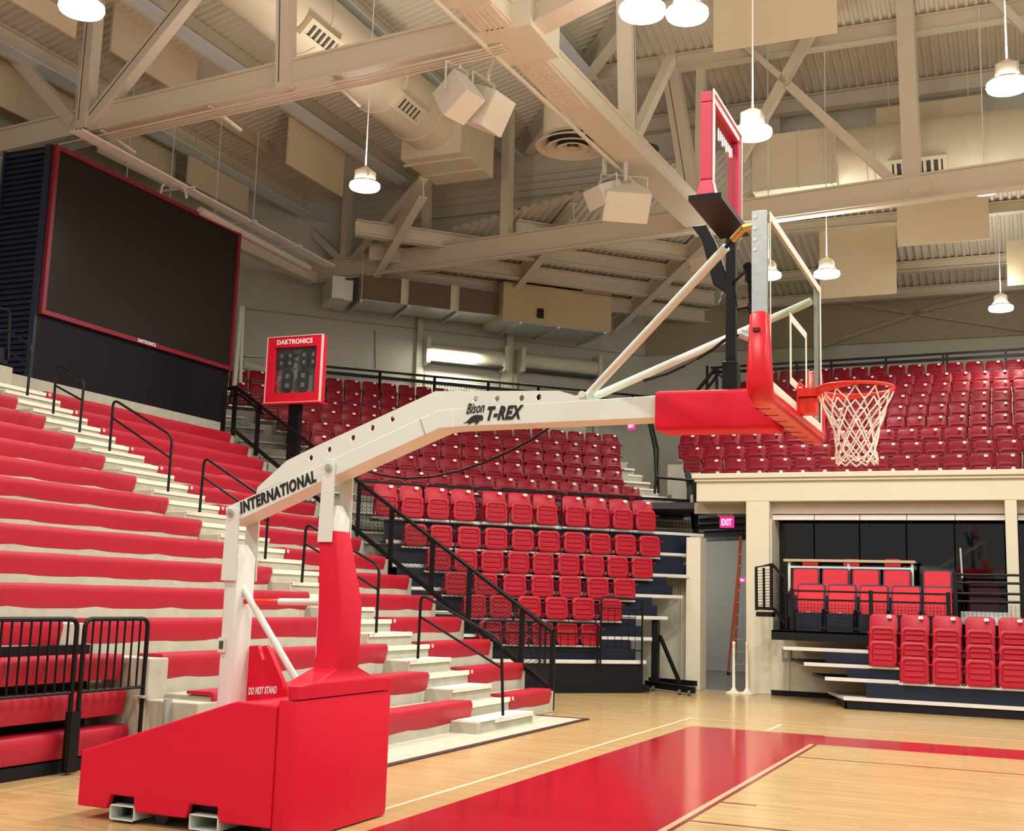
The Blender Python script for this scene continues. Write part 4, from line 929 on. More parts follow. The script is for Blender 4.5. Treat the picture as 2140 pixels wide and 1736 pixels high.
for i, x in enumerate((1693, 1758, 1825, 1893, 1960)):
    p = P(x, 1262, 'Y', YP1); zt_ = P(1825, 1225, 'Y', YP1).z; padded((p.x, YP1, zt_-.92), f'navy and red padded seat in the front row behind mesh, {ORD[i]} from left', 'padded seats, front row')
for i, x in enumerate((1682, 1744, 1808, 1873, 1958)):
    p = P(x, 1200, 'Y', YP2); zt_ = P(1808, 1191, 'Y', YP2).z; padded((p.x, YP2, zt_-.92), f'navy and red padded seat in the row before the counter, {ORD[i]} from left', 'padded seats, rear row')
YT = YP2+.35
t = thing('counter_table', 'narrow tan counter on white legs behind the padded seats', 'counter', P(1776, 1230, 'Y', YT))
a, b = P(1640, 1168, 'Y', YT), P(1914, 1170, 'Y', YT); m = MB(); m.box(a.x, b.x, YT-.15, YT+.2, a.z-.05, a.z); m.build('top', TABLE, t, bevel=.006)
for x in (1650, 1774, 1907): q = P(x, 1200, 'Y', YT-.05).x; MB().box(q-.025, q+.025, YT-.08, YT-.03, a.z-.62, a.z-.05).build('leg', WHT, t)
m = MB(); m.box(a.x+.08, b.x-.06, YT-.07, YT-.04, a.z-.17, a.z-.13); m.build('stretcher', WHT, t)
for i, x in enumerate((1693, 1779, 1865)):
    p = P(x, 1168, 'Y', YT+.35); o = thing('stool', f'red high back stool behind the tan counter, {ORD[i]} from the left', 'stool', (p.x, YT+.35, p.z-1), 0, 'stools behind the counter')
    m = MB(); m.loft([[V((p.x+a_, YT+.35+dy, p.z-.24+b_)) for a_, b_ in rr(.30, .48, .04, 3)] for dy in (0, .05)]); m.build('backrest', FABR, o, smooth=40); MB().box(p.x-.17, p.x+.17, YT+.2, YT+.55, p.z-.55, p.z-.49).build('seat', FABR, o)
    for sx in (-1, 1): MB().box(p.x+sx*.15-.015, p.x+sx*.15+.015, YT+.36, YT+.4, p.z-1.0, p.z-.3).build('leg', BLK, o)
# mesh rail before the padded seats
YR_ = YD+.12
t = thing('mesh_rail', 'black rail with wire mesh in front of the navy padded seats', 'railing', P(1820, 1310, 'Y', YR_))
a, b = P(1660, 1232, 'Y', YR_), P(1984, 1236, 'Y', YR_); z0_ = d0.z
m = MB()
for yy in (1232, 1250): za_ = P(1660, yy, 'Y', YR_).z; m.box(a.x, b.x, YR_-.02, YR_+.02, za_-.035, za_)
m.box(a.x, b.x, YR_-.02, YR_+.02, z0_+.05, z0_+.09); m.build('rail', BLK, t)
for x in (1655, 1820, 1982, 1997): q = P(x, 1260, 'Y', YR_).x; MB().box(q-.035, q+.035, YR_-.03, YR_+.03, z0_, a.z+(.28 if x == 1997 else .02)).build('post', BLK, t)
m = MB(); zt_ = P(1660, 1256, 'Y', YR_).z; x = a.x
while x < b.x: m.box(x-.003, x+.003, YR_-.003, YR_+.003, z0_+.08, zt_); x += .06
z = z0_+.12
while z < zt_: m.box(a.x, b.x, YR_-.003, YR_+.003, z-.003, z+.003); z += .06
m.build('wire_mesh', BLK, t)
t = thing('pipe_rail', 'black four-bar rail right of the padded seats', 'railing', P(2060, 1290, 'Y', YR_+.5))
Yq = YR_+.5; m = MB()
for yy in (1200, 1217, 1239, 1256): p0_, p1_ = P(1990, yy, 'Y', Yq), P(2140, yy+1, 'Y', Yq); m.tube(p0_, V((p1_.x+1.5, Yq, p1_.z)), .022, 8)
m.build('rail', BLK, t)
for x in (1996, 2137): q = P(x, 1230, 'Y', Yq); MB().box(q.x-.03, q.x+.03, Yq-.03, Yq+.03, z0_, P(x, 1195, 'Y', Yq).z).build('post', BLK, t)
m = MB(); x = P(2006, 1280, 'Y', Yq).x; zt_ = P(2006, 1262, 'Y', Yq).z
while x < c2b+1: m.box(x-.003, x+.003, Yq-.003, Yq+.003, z0_, zt_); x += .07
for j in range(4): m.box(P(2006, 1280, 'Y', Yq).x, c2b+1, Yq-.003, Yq+.003, z0_+.07*j, z0_+.07*j+.006)
m.build('wire_mesh', BLK, t)
m = MB(); q0, q1 = P(2008, 1277, 'Y', Yq+.3), P(2112, 1290, 'Y', Yq+.3); m.box(q0.x, q1.x, Yq+.3, Yq+.4, q1.z-.15, q0.z); struct(m.build('trim_7', OFFW))
# red door panel and pole inside the suite
m = MB(); q0, q1 = P(2022, 1212, 'Y', ywin+.8), P(2090, 1290, 'Y', ywin+.8); m.box(q0.x, q1.x, ywin+.8, ywin+.85, q1.z, q0.z); tag(m.build('red_panel', FABR), 'dull red panel standing behind the suite glass, right of the padded seats', 'panel')
m = MB(); m.tube(P(2007, 1145, 'Y', ywin-.1), P(2011, 1208, 'Y', ywin-.1), .018, 8); tag(m.build('window_pole', ALU), 'short upright metal pole before the suite window', 'pole')
# left landing rail on the deck edge
t = thing('landing_rail', 'black angled rail with thin bars at the left end of the side deck', 'railing', P(1600, 1290, 'Y', YD+.3))
Yl = YD+.6; g_ = lambda x, y, Y=Yl: P(x, y, 'Y', Y)
m = MB(); m.path([g_(1581, 1275), g_(1580, 1185), g_(1614, 1179), g_(1642, 1211, Yl-.35), g_(1644, 1312, Yl-.35)], .03, 6); m.path([g_(1581, 1270), g_(1618, 1272), g_(1642, 1305, Yl-.35)], .03, 6); m.tube(g_(1612, 1182), g_(1612, 1272), .03, 6); m.tube(g_(1596, 1186), g_(1597, 1272), .025, 6); m.build('frame', BLK, t)
m = MB()
for j in range(1, 14): s_ = j/14; m.tube(lerp(g_(1580, 1187), g_(1581, 1270), s_), lerp(g_(1613, 1183), g_(1616, 1270), s_), .006, 5); m.tube(lerp(g_(1613, 1183), g_(1616, 1270), s_), lerp(g_(1642, 1213, Yl-.35), g_(1643, 1300, Yl-.35), s_), .005, 5)
m.build('bars', BLK, t)
m = MB(); m.box(g_(1581, 1280).x, g_(1614, 1280).x, Yl-.05, Yl+.3, g_(1590, 1288).z, g_(1590, 1278).z); m.build('step', BLKB, t)
# stanchion poles on their base
t = thing('net_stanchion', 'pair of cream poles on round bases in front of the cream column', 'stanchion', P(1571, 1447, 'Z', 0)); 
for i, x in enumerate((1566.5, 1573.5)):
    c = P(x-(3 if i == 0 else -4), 1441+i*5, 'Z', 0); c.y = min(c.y, 15.55); m = MB(); m.lathe(c, [(.0, .0), (.16, .0), (.16, .02), (.07, .05), (.045, .09), (.03, .12), (.028, .92), (.032, .93), (.032, .97), (.02, .985), (0, .985)], 20); m.build('pole', mat('stanchion_cream', (.74, .70, .56), .45), t, smooth=40)
# corridor gap: dark end wall, ceiling pipes, exit signs, ladder
m = MB(); m.box(-9.2, -4.0, 23.2, 23.4, 0, 4.4); m.prism([(-6.9, 16.9, 0), (-9.2, 23.2, 0), (-9.3, 23.2, 0), (-7.0, 16.9, 0)], (0, 0, 3.7)); m.box(cx0, cx0+.1, 16.4, 23.2, 0, 3.7); struct(m.build('wall_corridor', mat('corridor_paint', (.50, .50, .46), .8)))
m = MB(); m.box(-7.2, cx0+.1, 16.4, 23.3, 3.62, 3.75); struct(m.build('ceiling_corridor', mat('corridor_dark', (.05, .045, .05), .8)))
m = MB(); m.box(l1-.25, cx0+.05, 16.3, 16.35, P(1500, 1073, 'Y', 16.3).z, b2.z+.02); struct(m.build('wall_corridor_head', mat('head_paint', (.40, .36, .27), .8)))
pip = []
for i, (y, Y, r_) in enumerate(((1088, 18.0, .05), (1101, 19.2, .07), (1113, 20.4, .05), (1124, 21.5, .09))):
    a, b = P(1462, y, 'Y', Y), P(1560, y-3, 'Y', Y); m = MB(); m.tube(a, b, r_, 8); o = m.build('ceiling_pipe', DGREY, None, smooth=40)
    tag(o, f'dark service pipe over the corridor, {ORD[i]} behind the exit sign', 'pipe', 'service pipes over the corridor')
def exitsign(x0, x1, y0, y1, Y, label, th=.05):
    a, b = P(x0, y1, 'Y', Y), P(x1, y0, 'Y', Y); t = thing('exit_sign', label, 'exit sign', a)
    o = MB().box(a.x, b.x, Y, Y+th, a.z, b.z).build('sign_face', EXITM, t)
    text('exit_lettering', 'EXIT', EXITT, o, (a.x+(b.x-a.x)*.14, Y-.004, a.z+(b.z-a.z)*.2), (1, 0, 0), (0, 0, 1), (b.x-a.x)*.72, (b.z-a.z)*.6, .01)
    return t
t = exitsign(1504, 1533, 1080, 1102, 17.2, 'glowing EXIT sign hanging over the corridor beside the cream column'); a = P(1518, 1078, 'Y', 17.22)
MB().box(P(1503, 1, 'Y', 17.2).x, P(1534, 1, 'Y', 17.2).x, 17.19, 17.26, a.z-.01, a.z+.03).build('cover', OFFW, t); MB().tube(a, a+V((0, 0, .25)), .012, 6).build('hanger', OFFW, t)
exitsign(1541, 1559, 1206, 1216, 21.5, 'small glowing EXIT sign low in the corridor behind the ladder')
c = P(1319, 888, 'X', -9.0)
t = exitsign(1311, 1327, 879, 897, Pn(1319, 888, NC, -24.0).y, 'small pink EXIT sign above the corner stair, just under the white arm')
t = thing('step_ladder', 'tall orange folding ladder leaning in the corridor', 'ladder', P(1535, 1410, 'Z', 0))
g1, g2 = P(1533, 1413, 'Z', 0), P(1521, 1410, 'Z', 0); Yl1 = g1.y
f0, f1 = g1, P(1548, 1120, 'Y', Yl1+.25); s_ = V((.55, .02, 0)); 
m = MB(); m.bar(f0, f1, .05, .07); m.build('rail', ORANGE, t); m = MB(); m.bar(f0+s_, f1+s_*.6, .05, .07); m.build('rail', ORANGE, t)
m = MB(); m.bar(g2, f1+V((0, .1, 0)), .04, .05); m.build('rear_leg', ORANGE, t); m = MB(); m.bar(g2+V((0, 0, .0)), g2+V((.03, 0, .05)), .07, .07); m.build('rubber_foot', BLK, t)
for j in range(1, 11): q_ = lerp(f0, f1, j/11.5); e_ = lerp(f0+s_, f1+s_*.6, j/11.5); MB().bar(q_, e_, .08, .03).build('tread', ALU, t)
# rails along the top of both upper stands
NT = -25.5
t = thing('upper_rail', 'long black rail behind the top row of corner chairs', 'railing', Pn(685, 800, NC, NT))
a, b = Pn(682, 766, NC, NT), Pn(1360, 829, NC, NT); a2, b2_ = Pn(682, 778, NC, NT), Pn(1360, 843, NC, NT)
m = MB(); m.bar(a, b, .05, .06); m.build('top_rail', BLK, t); m = MB(); m.bar(a2, b2_, .05, .09); m.build('lower_rail', BLK, t)
for x in (785, 893, 1003, 1109, 1211, 1318): q_ = lerp(a, b, (x-682)/678); MB().bar(q_-V((0, 0, .8)), q_, .06, .06).build('post', BLK, t)
m = MB(); L_ = (b-a).length; nv = 120
for i in range(nv): q_ = lerp(a2, b2_, i/nv); m.bar(q_-V((0, 0, .55)), q_, .012, .012)
for j in range(5): m.bar(a2-V((0, 0, .1*j+.08)), b2_-V((0, 0, .1*j+.08)), .012, .012)
m.build('wire_mesh', GREY, t)
YTR = Y0G+EG*9+.5
t = thing('upper_rail', 'long black rail behind the top row of chairs above the beam', 'railing', P(1800, 790, 'Y', YTR))
a, b = P(1760, 752, 'Y', YTR), P(2140, 729, 'Y', YTR); d_ = (b-a); a_, b_ = a-d_*.8, b+d_*.2
m = MB(); m.bar(a_, b_, .05, .06); m.build('top_rail', BLK, t); a2, b2_ = P(1760, 763, 'Y', YTR), P(2140, 741, 'Y', YTR); e_ = b2_-a2; m = MB(); m.bar(a2-e_*.8, b2_+e_*.2, .05, .08); m.build('lower_rail', BLK, t)
for x in (1478, 1575, 1665, 1737, 1851, 1971, 1979, 2102): q_ = P(x, 745, 'Y', YTR).x; MB().box(q_-.03, q_+.03, YTR-.03, YTR+.03, a.z-.9, a.z+.03).build('post', BLK, t)
# stair head rail near the black post, white handrail, wall ladder
t = thing('stair_head_rail', 'dark angular stair rail behind the black clock post', 'railing', P(1500, 810, 'Y', 22))
m = MB(); m.path([P(x, y, 'Y', 22) for x, y in ((1452, 822), (1497, 768), (1520, 786), (1518, 815))], .05, 6); m.path([P(x, y, 'Y', 22) for x, y in ((1470, 822), (1500, 782), (1512, 790))], .04, 6); m.tube(P(1497, 770, 'Y', 22), P(1498, 815, 'Y', 22), .04, 6); m.build('pipe', BLK, t)
t = thing('white_handrail', 'thin white handrail at the wall behind the black clock post', 'handrail', Pn(1500, 770, NC, -25.9))
m = MB(); g3 = lambda x, y: Pn(x, y, NC, -25.9); m.path([g3(1462, 744), g3(1567, 758), g3(1568, 790)], .05, 6); m.tube(g3(1490, 748), g3(1490, 790), .04, 6); m.build('pipe', WHT, t)
t = thing('wall_ladder', 'narrow tan steel ladder fixed to the corner wall right of the duct', 'ladder', Pn(1424, 800, NC, -26.2)); g4 = lambda x, y: Pn(x, y, NC, -26.2)
for x in (1417, 1433): MB().bar(g4(x, 668), g4(x, 806), .05, .05).build('rail', STEEL, t)
for j in range(9): MB().bar(g4(1417, 690+j*14), g4(1433, 688+j*14), .03, .03).build('rung', STEEL, t)
# ---------------------------------------------------------------- roof trusses
NA, CA = V((.0914, .9958, 0)), 7.828
NB, CB = V((.1159, .9933, 0)), 17.89
ND, CD = V((.999, -.0426, 0)), -6.697
def member(t, name, n_, c_, a, b, w, h=.2, off=0, slot=False):
    p, q = Pn(*a, n_, c_+off), Pn(*b, n_, c_+off); o = MB()
    o.bar(p, q, w, h, up=n_); o = o.build(name, STEEL, t)
    if slot:
        m = MB(); s = lerp(p, q, .05); e = lerp(p, q, .95); nn_ = n_*(-1 if n_.dot(CAM)-c_ < 0 else 1)*(h/2+.003); d = (q-p).normalized().cross(n_)*.05
        m.bar(s+nn_+d, e+nn_+d, .018, .006, up=n_); m.build('slot', DGREY, o)
    return o
def chord(t, a, b, w, h, name='bottom_chord'):
    a, b = V(a), V(b); m = MB(); up = V((0, 0, 1)); m.bar(a+up*h*.5, b+up*h*.5, w*.8, h*.9); m.bar(a, b, w, .04); m.bar(a+up*h, b+up*h, w, .04); return m.build(name, STEEL, t)
a, b = V((-19.1, 9.61, 10.36)), V((-6.1, 8.42, 10.36))
t = thing('roof_truss', 'near tan roof truss crossing the upper left, with conduits under its chord', 'roof truss', a)
chord(t, a, b, .42, .46)
for s, r_, dz in ((-.12, .022, -.12), (-.04, .018, -.13), (.03, .018, -.14), (.10, .022, -.15)):
    m = MB(); m.tube(a+V((0, s, dz)), b+V((-.3, s, dz)), r_, 8); m.build('conduit', STEEL, t)
for x, y in ((228, 275), (452, 228), (706, 176)):
    q = Pn(x, y, NA, CA); m = MB(); m.bar((q.x, q.y-.2, 10.30), (q.x+.0, q.y+.75, 10.20), .06, .05); m.build('strut_channel', STEEL, t)
member(t, 'post', NA, CA, (176, 272), (206, -60), .27, .24, -.22, True); member(t, 'post', NA, CA, (596, 188), (600, -60), .27, .24, -.22, True)
member(t, 'brace', NA, CA, (186, 262), (420, -30), .27, .22, -.18, True); member(t, 'brace', NA, CA, (158, 258), (-20, 62), .25, .2, -.1)
a2, b2 = V((-20.0, 20.34, 10.34)), V((9, 16.96, 10.34))
t2 = thing('roof_truss', 'far tan roof truss crossing behind the backboard and the corner seats', 'roof truss', a2)
chord(t2, a2, b2, .40, .50)
m = MB(); m.tube(a2+V((0, -.25, -.08)), b2+V((0, -.25, -.08)), .03, 8); m.build('conduit', STEEL, t2)
for a_, b_, w in (((722, 548), (731, 308), .2), ((890, 516), (893, 372), .16), ((1057, 523), (1066, 120), .24), ((1908, 405), (1889, -60), .36), ((1312, 470), (1305, 395), .14), ((533, 560), (537, 385), .16)):
    member(t2, 'post', NB, CB, a_, b_, w, .25, -.05)
for a_, b_, w in (((740, 545), (888, 372), .22), ((716, 545), (556, 388), .2), ((1888, 398), (1648, 178), .2), ((1545, 335), (1745, -20), .22), ((1652, 180), (1556, 95), .14), ((2140, 60), (2060, -20), .16)):
    member(t2, 'brace', NB, CB, a_, b_, w, .2, -.02)
member(t2, 'slotted_post', NB, CB, (1450, 440), (1372, -40), .40, .25, -.12, True); member(t2, 'post', NB, CB, (1462, 450), (1468, -40), .2, .2, .1)
q = Pn(893, 378, NB, CB-.1); m = MB(); m.prism([q+V((-.28, 0, .1)), q+V((.12, 0, .1)), q+V((.1, 0, -.25))], (0, .03, 0)); m.build('gusset', STEEL, t2)
q = P(1928, 408, 'Z', 10.3); m = MB(); m.box(q.x-.22, q.x+.22, q.y-.6, q.y-.4, 10.25, 10.45); m.build('junction_box', LAMPH, t2)
a3, b3 = V((-6.42, 6.2, 10.36)), V((-5.87, 19.2, 10.36))
t3 = thing('roof_truss', 'wide bolted roof beam running away between the near and far trusses', 'roof truss', a3)
chord(t3, a3, b3, .62, .34)
for y0_, y1_ in ((7.2, 8.3), (9.0, 11.2)):
    m = MB(); x_ = -6.36+(y0_-7)*.0426; m.box(x_-.26, x_+.26, y0_, y1_, 10.31, 10.345)
    for i in range(12):
        for sx in (-.12, -.04, .06, .14): m.box(x_+sx-.018, x_+sx+.018, y0_+.1+i*(y1_-y0_-.2)/12, y0_+.13+i*(y1_-y0_-.2)/12, 10.295, 10.312)
    m.build('splice_plate', STEEL, t3)
m = MB(); m.tube((-6.78, 6.2, 10.25), (-6.3, 15.9, 10.25), .04, 8); m.build('conduit', STEEL, t3)
m = MB(); m.box(-6.75, -5.75, 7.9, 9.1, 10.28, 10.9); m.build('node_plate', STEEL, t3)
member(t3, 'post', ND, CD, (1313, 310), (1306, -40), .26, .3, 0, True); member(t3, 'brace', ND, CD, (1318, 305), (1402, 125), .2, .2); member(t3, 'brace', ND, CD, (1130, 118), (1340, 330), .22, .2, -.3)
a4, b4 = V((-6.2, 8.45, 10.38)), V((.3, 5.2, 10.38)); t4 = thing('roof_truss', 'tan roof beam rising out of the picture to the right of the central joint', 'roof truss', a4); chord(t4, a4, b4, .40, .34)
t5 = thing('roof_strut', 'tan steel strut reaching from behind the video screen to the far truss', 'strut', P(655, 590, 'Z', 10.2))
m = MB(); m.bar(Pn(655, 582, NB, CB-.5), P(470, 498, 'Y', 16.2), .28, .28); m.build('bar', STEEL, t5)
# ---------------------------------------------------------------- acoustic boards
def board(pts, ax, v, label):
    q = [P(x, y, ax, v) for x, y in pts]; h = .05
    lo = sum((p.z for p in q), 0)/4; e = V((h, 0, 0)) if ax == 'X' else V((0, h, 0))
    zt_, zb2 = (q[0].z+q[1].z)/2, (q[2].z+q[3].z)/2; k = 'y' if ax == 'X' else 'x'
    u0, u1 = (getattr(q[0], k)+getattr(q[3], k))/2, (getattr(q[1], k)+getattr(q[2], k))/2
    c = lambda u, z: V((v, u, z)) if ax == 'X' else V((u, v, z))
    t = thing('acoustic_panel', label, 'acoustic panel', c((u0+u1)/2, zb2), 0, 'hanging acoustic panels')
    m = MB(); m.prism([c(u0, zb2), c(u1, zb2), c(u1, zt_), c(u0, zt_)], e); m.build('board', BAFF, t)
    for f_ in (.12, .88):
      m = MB(); u = u0+(u1-u0)*f_; zr = 12.35+T*(v+19) if ax == 'X' else ((12.35+T*(28.5-v)) if v < 21 else 10.68+T*(27.5-v)); m.tube(c(u, zt_)+e*.5, V((c(u, 0).x, c(u, 0).y, max(zr, zt_+.2)))+e*.5, .008, 5)
      m.build('hanger_wire', OFFW, t)
board([(233, 3), (409, 110), (407, 197), (229, 128)], 'X', -15.6, 'tan hanging acoustic panel between the leaning braces, upper left')
board([(437, 137), (574, 225), (571, 331), (436, 243)], 'X', -16.6, 'tan hanging acoustic panel crossed by the near truss chord, above the screen')
board([(603, 243), (716, 318), (714, 411), (597, 344)], 'X', -15.0, 'tan hanging acoustic panel just left of the single hanging lamp')
board([(204, 250), (364, 312), (362, 388), (204, 330)], 'X', -18.2, 'pale hanging acoustic panel just above the top edge of the video screen')
board([(392, 325), (517, 392), (514, 447), (388, 383)], 'X', -17.6, 'pale hanging acoustic panel above the right corner of the video screen')
board([(-80, 70), (150, 205), (147, 290), (-80, 190)], 'X', -18.3, 'tan hanging acoustic panel at the far left edge, below the leaning brace')
board([(-30, -70), (158, 30), (155, 76), (-30, -22)], 'X', -15.0, 'tan hanging acoustic panel beside the lamp cut off at the top left')
board([(1490, 0), (1750, -50), (1748, 62), (1492, 112)], 'Y', 15.2, 'large pale hanging acoustic panel at the top, right of the two lamps')
board([(1714, 478), (1874, 460), (1871, 612), (1712, 626)], 'Y', 23.2, 'tan hanging acoustic panel behind the lamp at the top corner of the backboard')
board([(1876, 430), (2072, 402), (2062, 498), (1874, 517)], 'Y', 21.8, 'tan hanging acoustic panel just below the far truss chord at right')
board([(2104, 505), (2190, 494), (2190, 588), (2104, 598)], 'Y', 23.2, 'tan hanging acoustic panel at the right edge above the small lamp')
board([(1832, 229), (2050, 195), (2052, 250), (1831, 285)], 'Y', 20.0, 'long tan hanging acoustic panel above the right round duct')
# ---------------------------------------------------------------- ducts
ZD = 12.8
a, b = P(560, -20, 'Z', ZD), P(905, 262, 'Z', ZD); xd = (a.x+b.x)/2; a.x = b.x = xd
t = thing('round_duct', 'fat tan round duct with side grilles passing over the near truss', 'duct', a)
m = MB(); m.tube(a+V((0, -3, 0)), b, .71, 28); m.build('pipe', DUCT, t, smooth=40)
for y in (a.y+1.2, b.y-2.6, b.y-.9): m = MB(); m.tube((xd, y-.03, ZD), (xd, y+.03, ZD), .735, 28); m.build('joint_ring', DUCT, t, smooth=40)
def grille(t, c, u, v, w, h, nrm, vanes):
    u, v, nrm = V(u).normalized(), V(v).normalized(), V(nrm).normalized(); c = V(c)
    m = MB(); f_ = lambda du, dv, d: c+u*du+v*dv+nrm*d
    for (p, q, r_, s) in ((-w, w, -h, -h*.6), (-w, w, h*.6, h), (-w, -w*.86, -h*.6, h*.6), (w*.86, w, -h*.6, h*.6)): m.hexa([f_(p, r_, -.3), f_(q, r_, -.3), f_(q, s, -.3), f_(p, s, -.3), f_(p, r_, .06), f_(q, r_, .06), f_(q, s, .06), f_(p, s, .06)])
    g = m.build('grille_frame', DUCT, t)
    m = MB(); m.hexa([f_(-w*.9, -h*.65, -.28), f_(w*.9, -h*.65, -.28), f_(w*.9, h*.65, -.28), f_(-w*.9, h*.65, -.28), f_(-w*.9, -h*.65, -.0), f_(w*.9, -h*.65, -.0), f_(w*.9, h*.65, -.0), f_(-w*.9, h*.65, -.0)]); m.build('opening', DGREY, g)
    for i in range(vanes):
      m = MB(); du = -w*.75+1.5*w*i/(vanes-1); m.hexa([f_(du-.03, -h*.62, -.0), f_(du+.03, -h*.62, -.0), f_(du+.03, h*.62, -.0), f_(du-.03, h*.62, -.0), f_(du-.03, -h*.62, .03), f_(du+.03, -h*.62, .03), f_(du+.03, h*.62, .03), f_(du-.03, h*.62, .03)])
      m.build('vane', DUCT, g)
for x, y in ((642, 74), (823, 224)):
    q = P(x, y, 'Z', ZD-.45); grille(t, (xd+.54, q.y, ZD-.54), (0, 1, 0), (.7, 0, .7), .55, .2, (.72, 0, -.7), 6)
t = thing('duct_plenum', 'tan box plenum at the end of the round duct, beside the single hanging lamp', 'duct', b)
zpb = 11.95; q = [P(840, 336, 'Z', zpb), P(958, 314, 'Z', zpb), P(1030, 372, 'Z', zpb)]
m = MB(); m.box(q[0].x, q[1].x, b.y-.2, max(q[2].y, b.y+1.5), zpb, zpb+1.65); m.build('box', DUCT, t)
for y in (b.y+.1, b.y+.9): m = MB(); m.box(q[0].x-.1, q[1].x+.1, y, y+.05, zpb-.05, zpb); m.build('hanger_channel', STEEL, t)
t = thing('round_duct', 'large tan duct with wide grille along the right behind the far truss', 'duct', (0, 19.6, 11.7))
yd_, zd_ = 19.6, P(1900, 330, 'Y', 19.6).z+.05
m = MB(); m.tube((P(1757, 300, 'Y', yd_).x, yd_, zd_), (9, yd_, zd_), .78, 32); m.build('pipe', DUCT, t, smooth=40)
for x in (1815, 1830, 2020, 2060): q = P(x, 330, 'Y', yd_).x; m = MB(); m.tube((q, yd_, zd_), (q+.04, yd_, zd_), .80, 32); m.build('joint_ring', DUCT, t, smooth=40)
x0, x1 = P(1586, 300, 'Y', yd_).x, P(1757, 300, 'Y', yd_).x; m = MB(); m.box(x0, x1, yd_-.75, yd_+.75, zd_-.72, zd_+.62); m.build('plenum', DUCT, t)
m = MB()
for x in (1668, 1735): q = P(x, 330, 'Y', yd_-.8).x; m.box(q, q+.03, yd_-.78, yd_+.7, zd_-.75, zd_+.64)
m.build('seam', STEEL, t)
q = P(1917, 347, 'Y', yd_-.72); grille(t, (q.x, yd_-.66, q.z), (1, 0, 0), (0, -.5, .8), .62, .22, (0, -.85, -.45), 7)
c = P(1197, 306, 'Z', 11.5); t = thing('ceiling_diffuser', 'round tan ceiling diffuser of nested rings behind the central beam', 'diffuser', c)
for r0, dz in ((.83, 0), (.58, -.10), (.36, -.17)):
    m = MB(); m.lathe(c, [(r0-.2, .10+dz*.3), (r0, dz*.3), (r0-.03, dz*.3-.02), (r0-.23, .08+dz*.3)], 32); m.build('ring', DUCT, t, smooth=40)
m = MB(); m.lathe(c+V((0, 0, -.06)), [(.0, -.02), (.13, .0), (.02, .1), (0, .1)], 24); m.build('cone', DUCT, t, smooth=40)
m = MB(); m.lathe(c, [(.60, .15), (.66, .2), (.66, 1.1)], 32); m.lathe(c, [(0, .24), (.6, .24)], 32, 1); m.build('neck', [DUCT, DGREY], t, smooth=40)
# long hanging duct before the corner wall
ND0 = -24.7; t = thing('hanging_duct', 'long square duct hanging in front of the corner wall above the seats', 'duct', Pn(900, 650, NC, ND0))
fb0, fb1 = Pn(753, 622, NC, ND0), Pn(1050, 664, NC, ND0); zb2 = (fb0.z+fb1.z)/2; ft = Pn(900, 590, NC, ND0).z
u0, u1 = fb0.dot(UC), fb1.dot(UC)
m = MB(); m.cbox(ND0-1.2, ND0-.02, u0-.0, u1, zb2, ft); m.build('section', GALV, t)
uA = [Pn(x, 600, NC, ND0).dot(UC) for x in (755, 838, 852, 942, 958, 1047)]
for i in (0, 2, 4): m = MB(); m.cbox(ND0-.02, ND0+.0, uA[i], uA[i+1], zb2+.02, ft-.02); m.build('liner_panel', BROWN, t)
for i in (1, 3): m = MB(); m.cbox(ND0-.02, ND0+.03, uA[i], uA[i+1], zb2, ft); m.build('cover_strip', DUCT, t)
gb, gt_ = Pn(1050, 684, NC, ND0+.35), Pn(1165, 606, NC, ND0+.35); ue = Pn(1278, 650, NC, ND0+.35).dot(UC); ub = gb.dot(UC)
zg0 = Pn(1278, 694, NC, ND0+.35).z
m = MB(); m.cbox(ND0-1.2, ND0+.35, ub, ue, zg0, gt_.z+.05); us_ = Pn(1218, 600, NC, ND0+.35).dot(UC); m.cbox(ND0-.4, ND0+.35, us_, ue, gt_.z, gt_.z+.36); m.build('end_box', mat('duct_peach', (.55, .43, .25), .6), t)
m = MB(); m.cbox(ND0-1.2, ND0+.30, ub+.02, ue-.02, zg0-.02, zg0+.0); m.build('bottom_sheet', GALV, t)
for x in (752, 852, 955, 1048, 1078, 1157, 1253):
    u = Pn(x, 640, NC, ND0+.1).dot(UC); zz = zb2 if x < 1050 else zg0; m = MB(); m.cbox(ND0-1.5, ND0+(.05 if x < 1050 else .4), u, u+.08, zz-.09, zz-.02); m.build('hanger_channel', GALV, t)
for x in (755, 852, 958): u = Pn(x, 600, NC, ND0).dot(UC); m = MB(); m.tube(cor(ND0+.08, u, zb2), cor(ND0+.08, u, 11.2), .012, 6); m.build('hanger_rod', STEEL, t)
for x0, x1, dz in ((722, 742, .35), (696, 722, .2)): m = MB(); ua, ub2 = Pn(x0, 620, NC, ND0).dot(UC), Pn(x1, 620, NC, ND0).dot(UC); m.cbox(ND0-1.2-dz, ND0-.0-dz*.8, ua, ub2, zb2-.0, ft-.05-dz*.3); m.build('elbow', ALU, t)
q = Pn(1129, 655, NC, ND0+.37); m = MB(); m.cbox(ND0+.35, ND0+.42, q.dot(UC)-.09, q.dot(UC)+.09, q.z-.13, q.z+.13); m.build('sensor', BLK, t)
